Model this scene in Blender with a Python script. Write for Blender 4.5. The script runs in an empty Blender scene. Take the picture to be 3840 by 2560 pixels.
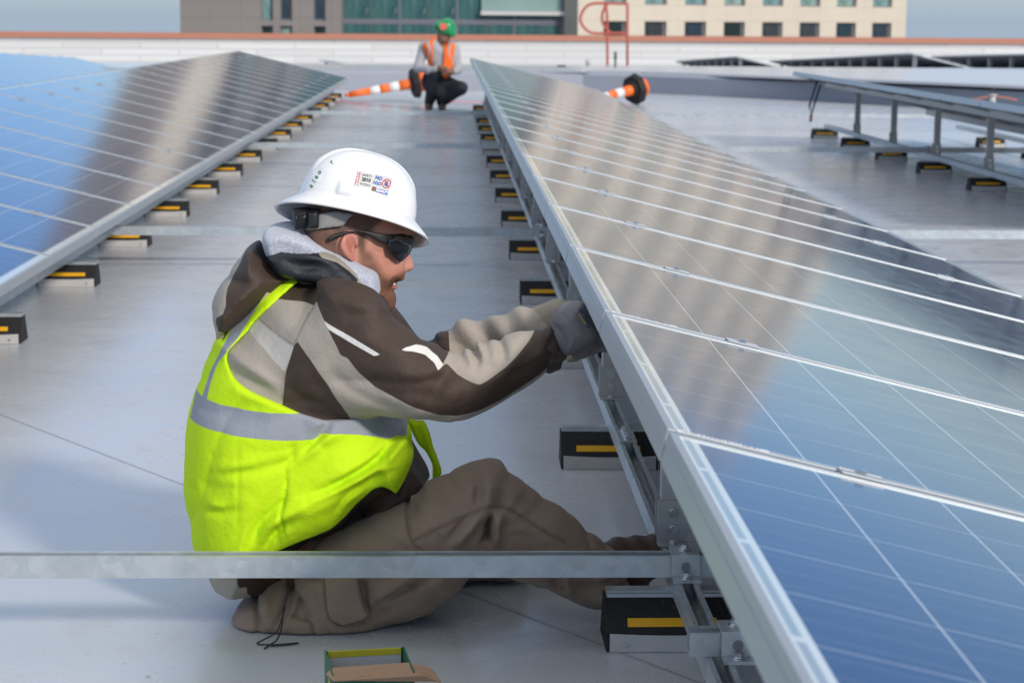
import bpy, bmesh, math, random
import numpy as np
from mathutils import Vector, Matrix
from mathutils.bvhtree import BVHTree
random.seed(4)
SC = bpy.context.scene
COL = SC.collection
# ---------------------------------------------------------------- camera, world, sun, exposure
CAMZ = 1.18
FPX, PITCH, YAW, ROLL = 7527.8, .1593, .0319, .0072          # focal length in photo pixels (3840 wide)
_cp, _sp, _cy, _sy = math.cos(PITCH), math.sin(PITCH), math.cos(YAW), math.sin(YAW)
CF = np.array([_sy*_cp, _cy*_cp, -_sp]); _R = np.array([_cy, -_sy, 0.]); _U = np.cross(_R, CF)
CR = _R*math.cos(ROLL)+_U*math.sin(ROLL); CU = _U*math.cos(ROLL)-_R*math.sin(ROLL)
cam = bpy.data.objects.new('camera', bpy.data.cameras.new('camera')); COL.objects.link(cam)
cam.matrix_world = Matrix(((CR[0], CU[0], -CF[0], 0), (CR[1], CU[1], -CF[1], 0), (CR[2], CU[2], -CF[2], CAMZ), (0, 0, 0, 1)))
cam.data.sensor_width = 36; cam.data.lens = FPX/3840*36
cam.data.clip_end = 3000; cam.data.clip_start = .05
cam.data.dof.use_dof = True; cam.data.dof.focus_distance = 3.78; cam.data.dof.aperture_fstop = 9.5
SC.camera = cam
SUN_EL, SUN_AZ = math.radians(28), math.radians(-54)         # azimuth of the sun seen from above, from +X towards -Y
sdir = Vector((math.cos(SUN_EL)*math.cos(SUN_AZ), math.cos(SUN_EL)*math.sin(SUN_AZ), math.sin(SUN_EL)))
world = bpy.data.worlds.new('World'); SC.world = world; world.use_nodes = True
wn = world.node_tree; wn.nodes.clear()
sky = wn.nodes.new('ShaderNodeTexSky'); sky.sky_type = 'NISHITA'; sky.sun_disc = False
sky.sun_elevation = SUN_EL; sky.sun_rotation = math.atan2(sdir.x, sdir.y)
sky.air_density = 1.0; sky.dust_density = .3; sky.ozone_density = 1.5; sky.altitude = 100
bg = wn.nodes.new('ShaderNodeBackground'); bg.inputs[1].default_value = .15
wo = wn.nodes.new('ShaderNodeOutputWorld')
# pale grey-blue winter haze low over the horizon
_tc = wn.nodes.new('ShaderNodeTexCoord'); _sx = wn.nodes.new('ShaderNodeSeparateXYZ'); wn.links.new(_tc.outputs['Generated'], _sx.inputs[0])
_mr = wn.nodes.new('ShaderNodeMapRange'); wn.links.new(_sx.outputs[2], _mr.inputs[0]); _mr.inputs[1].default_value = 0; _mr.inputs[2].default_value = .11; _mr.inputs[3].default_value = 1; _mr.inputs[4].default_value = 0
_mx = wn.nodes.new('ShaderNodeMixRGB'); wn.links.new(_mr.outputs[0], _mx.inputs[0]); _ti = wn.nodes.new('ShaderNodeMixRGB'); _ti.blend_type = 'MULTIPLY'; _ti.inputs[0].default_value = 1; _m2 = wn.nodes.new('ShaderNodeMapRange'); wn.links.new(_sx.outputs[2], _m2.inputs[0]); _m2.inputs[1].default_value = .03; _m2.inputs[2].default_value = .12
_tc2 = wn.nodes.new('ShaderNodeMixRGB'); wn.links.new(_m2.outputs[0], _tc2.inputs[0]); _tc2.inputs[1].default_value = (.90, .97, 1.0, 1); _tc2.inputs[2].default_value = (.53, .64, .86, 1); wn.links.new(_tc2.outputs[0], _ti.inputs[2])
wn.links.new(sky.outputs[0], _ti.inputs[1]); wn.links.new(_ti.outputs[0], _mx.inputs[1]); _mx.inputs[2].default_value = (2.35, 2.95, 3.6, 1)
# unseen upper sky blended to bright near-white, added to lift and neutralise the ambient
_m3 = wn.nodes.new('ShaderNodeMapRange'); wn.links.new(_sx.outputs[2], _m3.inputs[0]); _m3.inputs[1].default_value = .28; _m3.inputs[2].default_value = .6
_cl = wn.nodes.new('ShaderNodeMixRGB'); wn.links.new(_m3.outputs[0], _cl.inputs[0]); wn.links.new(_mx.outputs[0], _cl.inputs[1]); _cl.inputs[2].default_value = (5.0, 5.2, 5.5, 1)
wn.links.new(_cl.outputs[0], bg.inputs[0]); wn.links.new(bg.outputs[0], wo.inputs[0])
sun = bpy.data.objects.new('sun', bpy.data.lights.new('sun', 'SUN')); COL.objects.link(sun)
sun.data.energy = 2.7; sun.data.angle = math.radians(6.5); sun.data.color = (1, .92, .82)
sun.rotation_euler = sdir.to_track_quat('Z', 'Y').to_euler()
SC.view_settings.view_transform = 'Standard'; SC.view_settings.look = 'None'
SC.view_settings.exposure = .08; SC.view_settings.gamma = 1
SC.render.resolution_x = 1024; SC.render.resolution_y = 682
SC.render.engine = 'CYCLES'

# ---------------------------------------------------------------- helpers
W = 1.6327
def ray(x, y): return CF + CR*(x-1920)/FPX - CU*(y-1280)/FPX
def aty(x, y, Y):
    d = ray(x, y); t = Y/d[1]; return np.array([0, 0, CAMZ]) + d*t
CROP = {'A': (1000, 540, 2.3754), 'B': (700, 500, 1.96), 'C': (650, 1200, 1.6508), 'D': (1700, 1000, 2.091),
        'E': (700, 1700, 1.3067), 'F': (750, 1900, 2.6133), 'G': (1500, 1600, 2.091), 'H': (650, 900, 2.6138),
        'K': (1500, 40, 3.92), 'W': (0, 0, 1/W)}
def PL(Y, *segs):
    """measured outline -> (x, z) metres on the vertical plane y=Y; segs = crop name, list of points, ..."""
    out = []
    for i in range(0, len(segs), 2):
        ox, oy, s = CROP[segs[i]]
        for x, y in segs[i+1]:
            p = aty(ox+x/s, oy+y/s, Y); out.append((p[0], p[2]))
    return np.array(out)
def spline(P, n=6, closed=True):
    P = np.asarray(P, float); N = len(P); out = []
    for i in range(N if closed else N-1):
        if closed: p0, p1, p2, p3 = P[i-1], P[i], P[(i+1) % N], P[(i+2) % N]
        else: p0, p1, p2, p3 = P[max(i-1, 0)], P[i], P[i+1], P[min(i+2, N-1)]
        for t in np.arange(n)/n:
            out.append(.5*((2*p1)+(p2-p0)*t+(2*p0-5*p1+4*p2-p3)*t*t+(3*p1-p0-3*p2+p3)*t**3))
    if not closed: out.append(P[-1])
    return np.array(out)
def poly_sdf(P, X, Z):
    X = np.asarray(X, np.float32); Z = np.asarray(Z, np.float32)
    d = np.full(X.shape, 1e9, np.float32); ins = np.zeros(X.shape, bool); N = len(P)
    for i in range(N):
        ax, az = P[i]; bx, bz = P[(i+1) % N]; ex, ez = bx-ax, bz-az; L = ex*ex+ez*ez+1e-12
        h = np.clip(((X-ax)*ex+(Z-az)*ez)/L, 0, 1)
        d = np.minimum(d, (X-ax-ex*h)**2+(Z-az-ez*h)**2)
        if abs(ez) > 1e-12:
            c = ((az > Z) != (bz > Z)) & (X < ex*(Z-az)/ez+ax); ins ^= c
    d = np.sqrt(d); return np.where(ins, -d, d)
def line_field(lines, X, Z):
    """sum of soft grooves: lines = [(pts, width, depth)]"""
    F = np.zeros(X.shape, np.float32)
    for P, w, dep in lines:
        P = spline(P, 5, False); best = np.full(X.shape, 1e9, np.float32); bt = np.zeros(X.shape, np.float32); n = len(P)-1
        for i in range(n):
            ax, az = P[i]; ex, ez = P[i+1]-P[i]; L = ex*ex+ez*ez+1e-12
            h = np.clip(((X-ax)*ex+(Z-az)*ez)/L, 0, 1); d = (X-ax-ex*h)**2+(Z-az-ez*h)**2
            m = d < best; best = np.where(m, d, best); bt = np.where(m, (i+h)/n, bt)
        F += dep*np.exp(-best/(w*w))*np.sin(np.pi*np.clip(bt, .04, .96))**.7
    return F
def noise2(X, Z, s, seed):
    r = np.random.RandomState(seed); F = 0
    for k in range(7):
        a = r.uniform(0, 6.28); f = r.uniform(.6, 1.6)*s
        F = F+np.sin((X*math.cos(a)+Z*math.sin(a))*f+r.uniform(0, 6.28)+1.3*np.sin((X*math.sin(a)-Z*math.cos(a))*f*.7+k))
    return (F/7).astype(np.float32) if hasattr(F, 'astype') else F/7
def folds(X, Z, s, ang, st, seed):
    """ridged cloth creases running mostly along angle ang"""
    u = X*math.cos(ang)+Z*math.sin(ang); v = -X*math.sin(ang)+Z*math.cos(ang)
    n = noise2(u*s/st, v*s, 1., seed)*1.9; return ((1-np.abs(np.clip(n, -1, 1)))**3).astype(np.float32)
class Grid:
    def __init__(s, xs, ys, zs):
        s.xs, s.ys, s.zs = [np.asarray(a, np.float32) for a in (xs, ys, zs)]
        s.X2, s.Z2 = np.meshgrid(s.xs, s.zs, indexing='ij')
        s.X = s.xs[:, None, None]; s.Y = s.ys[None, :, None]; s.Z = s.zs[None, None, :]
def inflate(g, P, yc, T, R, pw=2.0, smooth=True):
    if smooth: P = spline(P)
    d = poly_sdf(P, g.X2, g.Z2); a = np.clip(d+R, 0, None)/R
    if not np.isscalar(T): T = T[:, None, :]
    if not np.isscalar(yc): yc = yc[:, None, :]
    q = (a[:, None, :]**pw+(np.abs(g.Y-yc)/T)**pw)**(1/pw)-1
    return (q*np.minimum(R, T)).astype(np.float32)
def capsule(g, a, b, ra, rb):
    a = np.array(a, float); b = np.array(b, float); e = b-a; L = e@e
    h = np.clip(((g.X-a[0])*e[0]+(g.Y-a[1])*e[1]+(g.Z-a[2])*e[2])/L, 0, 1)
    d = np.sqrt((g.X-a[0]-e[0]*h)**2+(g.Y-a[1]-e[1]*h)**2+(g.Z-a[2]-e[2]*h)**2)
    return (d-(ra+(rb-ra)*h)).astype(np.float32)
def ellipsoid(g, c, r):
    q = np.sqrt(((g.X-c[0])/r[0])**2+((g.Y-c[1])/r[1])**2+((g.Z-c[2])/r[2])**2)
    return ((q-1)*min(r)).astype(np.float32)
def smin(a, b, k):
    h = np.clip(k-np.abs(a-b), 0, None)/k; return np.minimum(a, b)-h*h*k*.25
def smax(a, b, k): return -smin(-a, -b, k)
def chain(g, pts, k=.02):
    F = None
    for (a, ra), (b, rb) in zip(pts[:-1], pts[1:]):
        c = capsule(g, a, b, ra, rb); F = c if F is None else smin(F, c, k)
    return F
def nets(F, g):
    S = F < 0; nx, ny, nz = F.shape
    A = np.zeros((nx-1, ny-1, nz-1), np.int8)
    for i in (0, 1):
        for j in (0, 1):
            for k in (0, 1): A += S[i:nx-1+i, j:ny-1+j, k:nz-1+k]
    I, J, K = np.nonzero((A > 0) & (A < 8)); n = len(I)
    ID = np.full(A.shape, -1, np.int32); ID[I, J, K] = np.arange(n)
    acc = np.zeros((n, 3)); cnt = np.zeros(n)
    c = [(i, j, k) for i in (0, 1) for j in (0, 1) for k in (0, 1)]
    for a in c:
        for ax in range(3):
            if a[ax]: continue
            b = list(a); b[ax] = 1
            fa = F[I+a[0], J+a[1], K+a[2]]; fb = F[I+b[0], J+b[1], K+b[2]]; m = (fa < 0) != (fb < 0)
            t = np.where(m, fa/np.where(m, fa-fb, 1), 0)
            pa = np.stack([g.xs[I+a[0]], g.ys[J+a[1]], g.zs[K+a[2]]], 1); pb = np.stack([g.xs[I+b[0]], g.ys[J+b[1]], g.zs[K+b[2]]], 1)
            acc += np.where(m[:, None], pa+(pb-pa)*t[:, None], 0); cnt += m
    V = acc/cnt[:, None]; Q = []
    for ax in range(3):
        sl0 = [slice(1, -1)]*3; sl1 = [slice(1, -1)]*3; sl0[ax] = slice(0, -1); sl1[ax] = slice(1, None)
        s0, s1 = S[tuple(sl0)], S[tuple(sl1)]
        P = np.array(np.nonzero(s0 != s1)).T; flip = s0[tuple(P.T)]
        base = P+1; base[:, ax] -= 1
        u, v = [(1, 2), (2, 0), (0, 1)][ax]
        du = np.zeros(3, int); du[u] = 1; dv = np.zeros(3, int); dv[v] = 1
        q = [ID[tuple((base-o).T)] for o in (du*0, du, du+dv, dv)]
        q = np.stack(q, 1); q = np.where(flip[:, None], q, q[:, ::-1]); Q.append(q)
    Q = np.concatenate(Q); Q = Q[(Q >= 0).all(1)]
    return V, Q
def relax(V, Q, it=2, lam=.5):
    for _ in range(it):
        acc = np.zeros_like(V); cnt = np.zeros(len(V))
        for i in range(4):
            a, b = Q[:, i], Q[:, (i+1) % 4]
            for d in range(3): acc[:, d] += np.bincount(a, V[b, d], len(V))+np.bincount(b, V[a, d], len(V))
            cnt += np.bincount(a, minlength=len(V))+np.bincount(b, minlength=len(V))
        V = V+lam*(acc/np.maximum(cnt, 1)[:, None]-V)
    return V
def mesh_np(name, V, Q, mat, parent=None, attrs=None, col=None):
    me = bpy.data.meshes.new(name)
    me.vertices.add(len(V)); me.vertices.foreach_set('co', np.asarray(V, np.float32).ravel())
    n = Q.shape[1]; me.loops.add(len(Q)*n); me.loops.foreach_set('vertex_index', Q.astype(np.int32).ravel())
    me.polygons.add(len(Q)); me.polygons.foreach_set('loop_start', np.arange(len(Q), dtype=np.int32)*n)
    me.polygons.foreach_set('loop_total', np.full(len(Q), n, np.int32))
    me.polygons.foreach_set('use_smooth', np.ones(len(Q), bool))
    me.update(calc_edges=True); me.validate()
    for k, v in (attrs or {}).items():
        a = me.attributes.new(k, 'FLOAT', 'POINT'); a.data.foreach_set('value', np.asarray(v, np.float32))
    if col is not None:
        a = me.attributes.new('Col', 'FLOAT_COLOR', 'POINT'); c4 = np.ones((len(V), 4), np.float32); c4[:, :3] = col
        a.data.foreach_set('color', c4.ravel())
    me.materials.append(mat)
    o = bpy.data.objects.new(name, me); COL.objects.link(o)
    if parent: o.parent = parent
    return o
def tag(o, label=None, cat=None, group=None, kind=None):
    if label: o['label'] = label
    if cat: o['category'] = cat
    if group: o['group'] = group
    if kind: o['kind'] = kind
    return o
def empty(name, loc=(0, 0, 0), rot=(0, 0, 0), **kw):
    o = bpy.data.objects.new(name, None); COL.objects.link(o); o.empty_display_size = .05
    o.location = loc; o.rotation_euler = rot; tag(o, **kw); return o
def copy_tree(o, parent=None):
    c = o.copy(); COL.objects.link(c)
    if parent: c.parent = parent
    for ch in list(o.children): copy_tree(ch, c)
    return c
class MB:
    def __init__(s): s.bm = bmesh.new()
    def box(s, x0, x1, y0, y1, z0, z1, bev=0):
        v = [s.bm.verts.new((x, y, z)) for x in (x0, x1) for y in (y0, y1) for z in (z0, z1)]
        f = [s.bm.faces.new([v[i] for i in q]) for q in ((0, 1, 3, 2), (4, 6, 7, 5), (0, 4, 5, 1), (2, 3, 7, 6), (0, 2, 6, 4), (1, 5, 7, 3))]
        if bev:
            e = {ed for q in f for ed in q.edges}
            bmesh.ops.bevel(s.bm, geom=list(e), offset=bev, segments=2, affect='EDGES', profile=.6)
        return s
    def prism(s, prof, axis, a, b):
        """closed profile (p, q) swept along axis: 0 -> (y,z), 1 -> (x,z), 2 -> (x,y)"""
        def pt(p, t): return {0: (t, p[0], p[1]), 1: (p[0], t, p[1]), 2: (p[0], p[1], t)}[axis]
        A = [s.bm.verts.new(pt(p, a)) for p in prof]; B = [s.bm.verts.new(pt(p, b)) for p in prof]; n = len(prof)
        s.bm.faces.new(A); s.bm.faces.new(B[::-1])
        for i in range(n): s.bm.faces.new((A[i], B[i], B[(i+1) % n], A[(i+1) % n]))
        return s
    def cyl(s, p, q, r, r2=None, n=16, caps=True):
        p = Vector(p); q = Vector(q); d = (q-p).normalized(); r2 = r if r2 is None else r2
        u = d.orthogonal().normalized(); v = d.cross(u)
        A = [s.bm.verts.new(p+(u*math.cos(t)+v*math.sin(t))*r) for t in [2*math.pi*i/n for i in range(n)]]
        B = [s.bm.verts.new(q+(u*math.cos(t)+v*math.sin(t))*r2) for t in [2*math.pi*i/n for i in range(n)]]
        for i in range(n): s.bm.faces.new((A[i], A[(i+1) % n], B[(i+1) % n], B[i])).smooth = n > 8
        if caps: s.bm.faces.new(A[::-1]); s.bm.faces.new(B)
        return s
    def tube(s, pts, r, n=10, caps=True):
        pts = [Vector(p) for p in pts]; rings = []; u = None
        for i, p in enumerate(pts):
            d = (pts[min(i+1, len(pts)-1)]-pts[max(i-1, 0)]).normalized()
            u = d.orthogonal().normalized() if u is None else (u-d*u.dot(d)).normalized()
            v = d.cross(u); rr = r[i] if hasattr(r, '__len__') else r
            rings.append([s.bm.verts.new(p+(u*math.cos(2*math.pi*k/n)+v*math.sin(2*math.pi*k/n))*rr) for k in range(n)])
        for A, B in zip(rings[:-1], rings[1:]):
            for k in range(n): s.bm.faces.new((A[k], A[(k+1) % n], B[(k+1) % n], B[k])).smooth = True
        if caps: s.bm.faces.new(rings[0][::-1]); s.bm.faces.new(rings[-1])
        return s
    def quad(s, *p):
        s.bm.faces.new([s.bm.verts.new(x) for x in p]); return s
    def build(s, name, mat, parent=None, loc=None, M=None):
        if M is not None: s.bm.transform(M)
        bmesh.ops.recalc_face_normals(s.bm, faces=s.bm.faces)
        me = bpy.data.meshes.new(name); s.bm.to_mesh(me); s.bm.free(); me.materials.append(mat)
        o = bpy.data.objects.new(name, me); COL.objects.link(o)
        if parent: o.parent = parent
        if loc: o.location = loc
        return o
# ---------------------------------------------------------------- materials
class NT:
    def __init__(s, name):
        s.m = bpy.data.materials.new(name); s.m.use_nodes = True; s.t = s.m.node_tree; s.b = s.t.nodes['Principled BSDF']
    def n(s, ty, **kw):
        x = s.t.nodes.new('ShaderNode'+ty)
        for k, v in kw.items(): setattr(x, k, v)
        return x
    def inp(s, node, i, v):
        if hasattr(v, 'is_linked') or hasattr(v, 'links'): s.t.links.new(v, node.inputs[i])
        else: node.inputs[i].default_value = v
    def tc(s, out='Object', scale=(1, 1, 1)):
        c = s.n('TexCoord'); mp = s.n('Mapping'); s.t.links.new(c.outputs[out], mp.inputs[0]); mp.inputs['Scale'].default_value = scale
        return mp.outputs[0]
    def noise(s, scale, detail=4, vec=None, rough=.55, dist=0):
        x = s.n('TexNoise'); x.inputs['Scale'].default_value = scale; x.inputs['Detail'].default_value = detail
        x.inputs['Roughness'].default_value = rough; x.inputs['Distortion'].default_value = dist
        if vec is not None: s.t.links.new(vec, x.inputs['Vector'])
        return x.outputs[0]
    def math(s, op, a, b=0., c=None):
        x = s.n('Math', operation=op); s.inp(x, 0, a); s.inp(x, 1, b)
        if c is not None: s.inp(x, 2, c)
        return x.outputs[0]
    def mr(s, v, a, b, c=0., d=1.):
        x = s.n('MapRange'); s.inp(x, 0, v); x.inputs[1].default_value = a; x.inputs[2].default_value = b
        x.inputs[3].default_value = c; x.inputs[4].default_value = d; return x.outputs[0]
    def mix(s, f, a, b, mode='MIX'):
        x = s.n('MixRGB', blend_type=mode); s.inp(x, 0, f)
        for i, v in ((1, a), (2, b)):
            if isinstance(v, tuple): x.inputs[i].default_value = (*v, 1)[:4]
            else: s.t.links.new(v, x.inputs[i])
        return x.outputs[0]
    def attr(s, name):
        x = s.n('Attribute', attribute_name=name); return x.outputs['Fac']
    def bump(s, h, strength=.3, dist=.002):
        x = s.n('Bump'); x.inputs['Strength'].default_value = strength; x.inputs['Distance'].default_value = dist
        s.t.links.new(h, x.inputs['Height']); s.t.links.new(x.outputs[0], s.b.inputs['Normal'])
    def set(s, col=None, rough=None, metal=None, **kw):
        for k, v in (('Base Color', col), ('Roughness', rough), ('Metallic', metal), *kw.items()):
            if v is None: continue
            if isinstance(v, tuple): s.b.inputs[k].default_value = (*v, 1)[:4]
            elif isinstance(v, (int, float)): s.b.inputs[k].default_value = v
            else: s.t.links.new(v, s.b.inputs[k])
        return s.m
def plain(name, col, rough=.6, metal=0, var=.12, scale=20, **kw):
    t = NT(name); n = t.noise(scale, 5, t.tc())
    d = tuple(c*(1-var) for c in col); l = tuple(min(c*(1+var), 1) for c in col)
    return t.set(t.mix(n, d, l), rough, metal, **kw)
def m_roof(name, base):
    t = NT(name); v = t.tc(); v2 = t.tc(scale=(.25, 1.4, 1)); v3 = t.tc(scale=(1, .3, 1))
    n1 = t.noise(.9, 6, v2, .6, .6); n2 = t.noise(14, 6, v, .65); n3 = t.noise(3.2, 7, v, .7, 1.2)
    c = t.mix(n1, tuple(x*.86 for x in base), tuple(x*1.08 for x in base))
    dirt = t.mr(n3, .56, .74); c = t.mix(t.math('MULTIPLY', dirt, .26), c, (.2, .18, .165))
    sp = t.mr(t.noise(38, 3, v), .66, .72); msk = t.mr(t.noise(2.2, 2, v3), .52, .66)
    c = t.mix(t.math('MULTIPLY', t.math('MULTIPLY', sp, msk), .6), c, (.07, .06, .055))
    t.bump(t.math('ADD', n2, t.math('MULTIPLY', n1, 2.)), .02, .003)
    r = t.mr(n3, .3, .7, .17, .34)
    return t.set(c, r, 0, **{'Specular IOR Level': .75})
def m_galv(name='galvanised_steel', base=.56):
    t = NT(name); v = t.tc(scale=(1, 1, 1)); vo = t.n('TexVoronoi'); vo.inputs['Scale'].default_value = 46; t.t.links.new(v, vo.inputs[0])
    n = t.noise(30, 5, v); n2 = t.noise(6, 5, v, .6, 1)
    sep = t.n('SeparateColor'); t.t.links.new(vo.outputs['Color'], sep.inputs[0])
    c = t.mix(sep.outputs[0], (base*.88, base*.95, base*.97), (base*1.03, base*1.1, base*1.12))
    c = t.mix(t.mr(n2, .45, .65, 0, .45), c, (base*.7, base*.75, base*.78))
    t.bump(n, .05, .001)
    return t.set(c, t.mr(n, .3, .7, .32, .52), .6)
def m_glass():
    t = NT('solar_cell_glass'); c = t.n('TexCoord'); sp = t.n('SeparateXYZ'); t.t.links.new(c.outputs['Object'], sp.inputs[0])
    u, w = sp.outputs[0], sp.outputs[1]
    def line(x, pitch, off, half):
        f = t.math('FRACT', t.math('DIVIDE', t.math('SUBTRACT', x, off-pitch/2), pitch))
        return t.math('LESS_THAN', t.math('ABSOLUTE', t.math('SUBTRACT', f, .5)), half/pitch)
    gu = line(u, .1587, .021, .0011); gv = line(w, .1565, .026, .0010); bb = line(w, .05217, .026+.026, .0006)
    marg = t.math('LESS_THAN', u, .034)
    for q in (t.math('GREATER_THAN', u, 1.612), t.math('LESS_THAN', w, .022), t.math('GREATER_THAN', w, .970)): marg = t.math('MAXIMUM', marg, q)
    no = t.noise(9, 3, c.outputs['Object']); vo = t.n('TexVoronoi'); vo.inputs['Scale'].default_value = 90; t.t.links.new(c.outputs['Object'], vo.inputs[0])
    sepc = t.n('SeparateColor'); t.t.links.new(vo.outputs['Color'], sepc.inputs[0])
    base = t.mix(sepc.outputs[0], (.002, .020, .080), (.004, .027, .102))
    col = t.mix(t.math('MULTIPLY', bb, .38), base, (.42, .46, .5)); col = t.mix(t.math('MULTIPLY', gv, .75), col, (.6, .63, .66))
    col = t.mix(t.math('MULTIPLY', gu, .75), col, (.72, .76, .78)); col = t.mix(marg, col, (.62, .68, .66))
    # silver ribbon seen in the white margin at the upper edge, in pieces two cells long
    rib = t.math('MULTIPLY', t.math('GREATER_THAN', u, .0165), t.math('LESS_THAN', u, .0255))
    fr = t.math('FRACT', t.math('DIVIDE', t.math('SUBTRACT', w, .026+.1565), .313)); gap = t.math('GREATER_THAN', fr, .045)
    col = t.mix(t.math('MULTIPLY', rib, gap), col, (.30, .36, .38))
    t.set(col, .085, 0, **{'Specular IOR Level': .9, 'Coat Weight': .32, 'Coat Roughness': .10})
    t.t.links.new(t.mr(no, .3, .7, .09, .14), t.b.inputs['Roughness'])
    return t.m
def vary(name, cols, rough, spec=.5):
    t = NT(name); oi = t.n('ObjectInfo'); r = t.n('ValToRGB'); r.color_ramp.interpolation = 'CONSTANT'; t.t.links.new(oi.outputs['Random'], r.inputs[0])
    el = r.color_ramp.elements
    for i, c in enumerate(cols):
        e = el[i] if i < 2 else el.new(i/len(cols)); e.position = i/len(cols); e.color = (*c, 1)
    v = t.tc('Object', (.5, 1, .35)); n = t.noise(1.3, 4, v, .6, 1.5)
    return t.set(t.mix(t.mr(n, .42, .62, 0, .7), r.outputs[0], tuple(x*.35 for x in cols[0])), rough, 0, **{'Specular IOR Level': spec})
M = {}
M['roof'] = m_roof('roof_membrane', (.525, .545, .575)); M['roof2'] = m_roof('lower_roof_membrane', (.62, .62, .62))
M['galv'] = m_galv(); M['glass'] = m_glass()
M['alu'] = plain('anodised_aluminium', (.43, .46, .48), .42, .55, .04, 8)
M['alu2'] = plain('mill_aluminium', (.50, .49, .48), .45, .6, .1, 30)
M['rubber'] = (lambda t: (t.bump(t.noise(160, 3, t.tc()), .6, .003), t.set(t.mix(t.mr(t.noise(90, 2, t.tc()), .62, .75), (.012, .012, .013), (.05, .05, .05)), .75))[1])(NT('black_rubber'))
M['yellow'] = plain('yellow_reflective_tape', (.80, .40, .01), .45, 0, .1, 60)
M['flap'] = plain('white_membrane_flap', (.50, .48, .46), .5, 0, .08, 25)
M['zinc'] = plain('zinc_bolt', (.6, .62, .63), .25, .9, .1, 60)
M['backsheet'] = plain('white_backsheet', (.35, .36, .38), .6)
M['black'] = plain('black_plastic', (.012, .012, .014), .35)
M['label'] = plain('white_label', (.8, .8, .82), .5)
M['ink'] = plain('dark_ink', (.03, .03, .12), .6)
# ---------------------------------------------------------------- setting: roof, lower roof, ground, curb, parapet, buildings
def sheet(name, x0, x1, y0, y1, z, mat, n=1):
    mb = MB(); mb.quad((x0, y0, z), (x1, y0, z), (x1, y1, z), (x0, y1, z)); return mb.build(name, mat)
curbline = [(-60, 32.6), (-2, 33.0), (2.2, 33.3), (3.1, 32.8), (5.5, 29.9), (6.75, 27.9), (12, 19), (20, 6)]
mb = MB()
pts = [(-60, -6), (20, -6), (20, 6), (12, 19), (6.75, 27.9), (5.5, 29.9), (3.1, 32.8), (2.2, 33.3), (-2, 33.0), (-60, 32.6)]
mb.bm.faces.new([mb.bm.verts.new((x, y, 0)) for x, y in pts]); r = mb.build('roof_deck', M['roof']); tag(r, kind='structure')
# welded laps of the membrane sheets (2 mm proud)
lap = plain('membrane_lap', (.34, .34, .35), .5)
def lapline(a, b, w=.003, z=.002):
    a = Vector((*a, z)); b = Vector((*b, z)); d = (b-a).normalized(); s = Vector((-d.y, d.x, 0))*w/2
    mb = MB(); mb.quad(a-s, b-s, b+s, a+s); o = mb.build('lap_seam', lap, r); return o
lapline((-2.4, 7.4), (.9, 2.85)); lapline((-1.8, 9.66), (.1, 9.68), .012); lapline((-3, 14.2), (8, 14.3), .012)
for yy in (18.5, 22.5): lapline((-3, yy), (8, yy+.1), .016)
lapline((.9, 2.85), (1.6, 1.9))
mb = MB(); rp_ = [(33.3, .31), (36, .30), (53, -.02), (70, -.46), (95.2, -1.25)]
for (ya, za), (yb, zb) in zip(rp_[:-1], rp_[1:]): mb.quad((-140, ya, za), (140, ya, za), (140, yb, zb), (-140, yb, zb))
mb.quad((12.2, 19.2, .31), (140, 19.2, .31), (140, 33.3, .31), (3.2, 33.3, .31)); mb.quad((6.9, 27.95, .31), (12.2, 19.2, .31), (3.2, 33.3, .31), (3.3, 32.9, .31)); lr = mb.build('lower_roof', M['roof2']); tag(lr, kind='structure')
g = sheet('ground', -1500, 1500, -1500, 1500, -16, plain('street_ground', (.10, .10, .095), .8)); tag(g, kind='structure')
mb = MB()
for (x0, y0), (x1, y1) in zip(curbline[:-1], curbline[1:]):
    d = Vector((x1-x0, y1-y0, 0)).normalized(); nrm = Vector((-d.y, d.x, 0))
    a, b = Vector((x0, y0, 0)), Vector((x1, y1, 0)); prof = [(0, -.7), (0, .27), (.10, .335), (.34, .34), (.34, -.7)]
    A = [mb.bm.verts.new(a+nrm*p+Vector((0, 0, q))) for p, q in prof]; B = [mb.bm.verts.new(b+nrm*p+Vector((0, 0, q))) for p, q in prof]
    for i in range(4): mb.bm.faces.new((A[i], B[i], B[i+1], A[i+1]))
    mb.bm.faces.new(A); mb.bm.faces.new(B)
o = mb.build('roof_curb', plain('grey_membrane_curb', (.30, .32, .37), .55, 0, .06, 1.5))
tag(o, 'low grey membrane-covered curb running behind the crouching worker and bending toward the right', 'curb')
def m_block():
    t = NT('white_painted_block'); br = t.n('TexBrick'); v = t.tc('Object', (1, 1, 1))
    sx = t.n('SeparateXYZ'); cb = t.n('CombineXYZ'); t.t.links.new(v, sx.inputs[0]); t.t.links.new(sx.outputs[0], cb.inputs[0]); t.t.links.new(sx.outputs[2], cb.inputs[1])
    t.t.links.new(cb.outputs[0], br.inputs[0]); br.inputs['Scale'].default_value = 1; br.inputs['Brick Width'].default_value = 3.6; br.inputs['Row Height'].default_value = .30
    br.inputs['Mortar Size'].default_value = .03
    for i, c in ((1, (.58, .58, .57)), (2, (.66, .66, .65)), (3, (.48, .48, .47))): br.inputs[i].default_value = (*c, 1)
    return t.set(br.outputs[0], .7)
pw = empty('parapet_wall', (0, 95, -.62), label='long white block parapet wall with a rust-red coping across the whole background', cat='wall')
mb = MB(); mb.box(-140, 140, 0, .3, -.8, .98); mb.build('wall_face', m_block(), pw)
mb = MB(); mb.box(-140, 140, -.12, .42, .98, 1.04).box(-140, 140, -.16, -.12, .785, 1.045); mb.build('coping', plain('terracotta_coping', (.43, .175, .11), .5, 0, .05, .4), pw)
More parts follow.
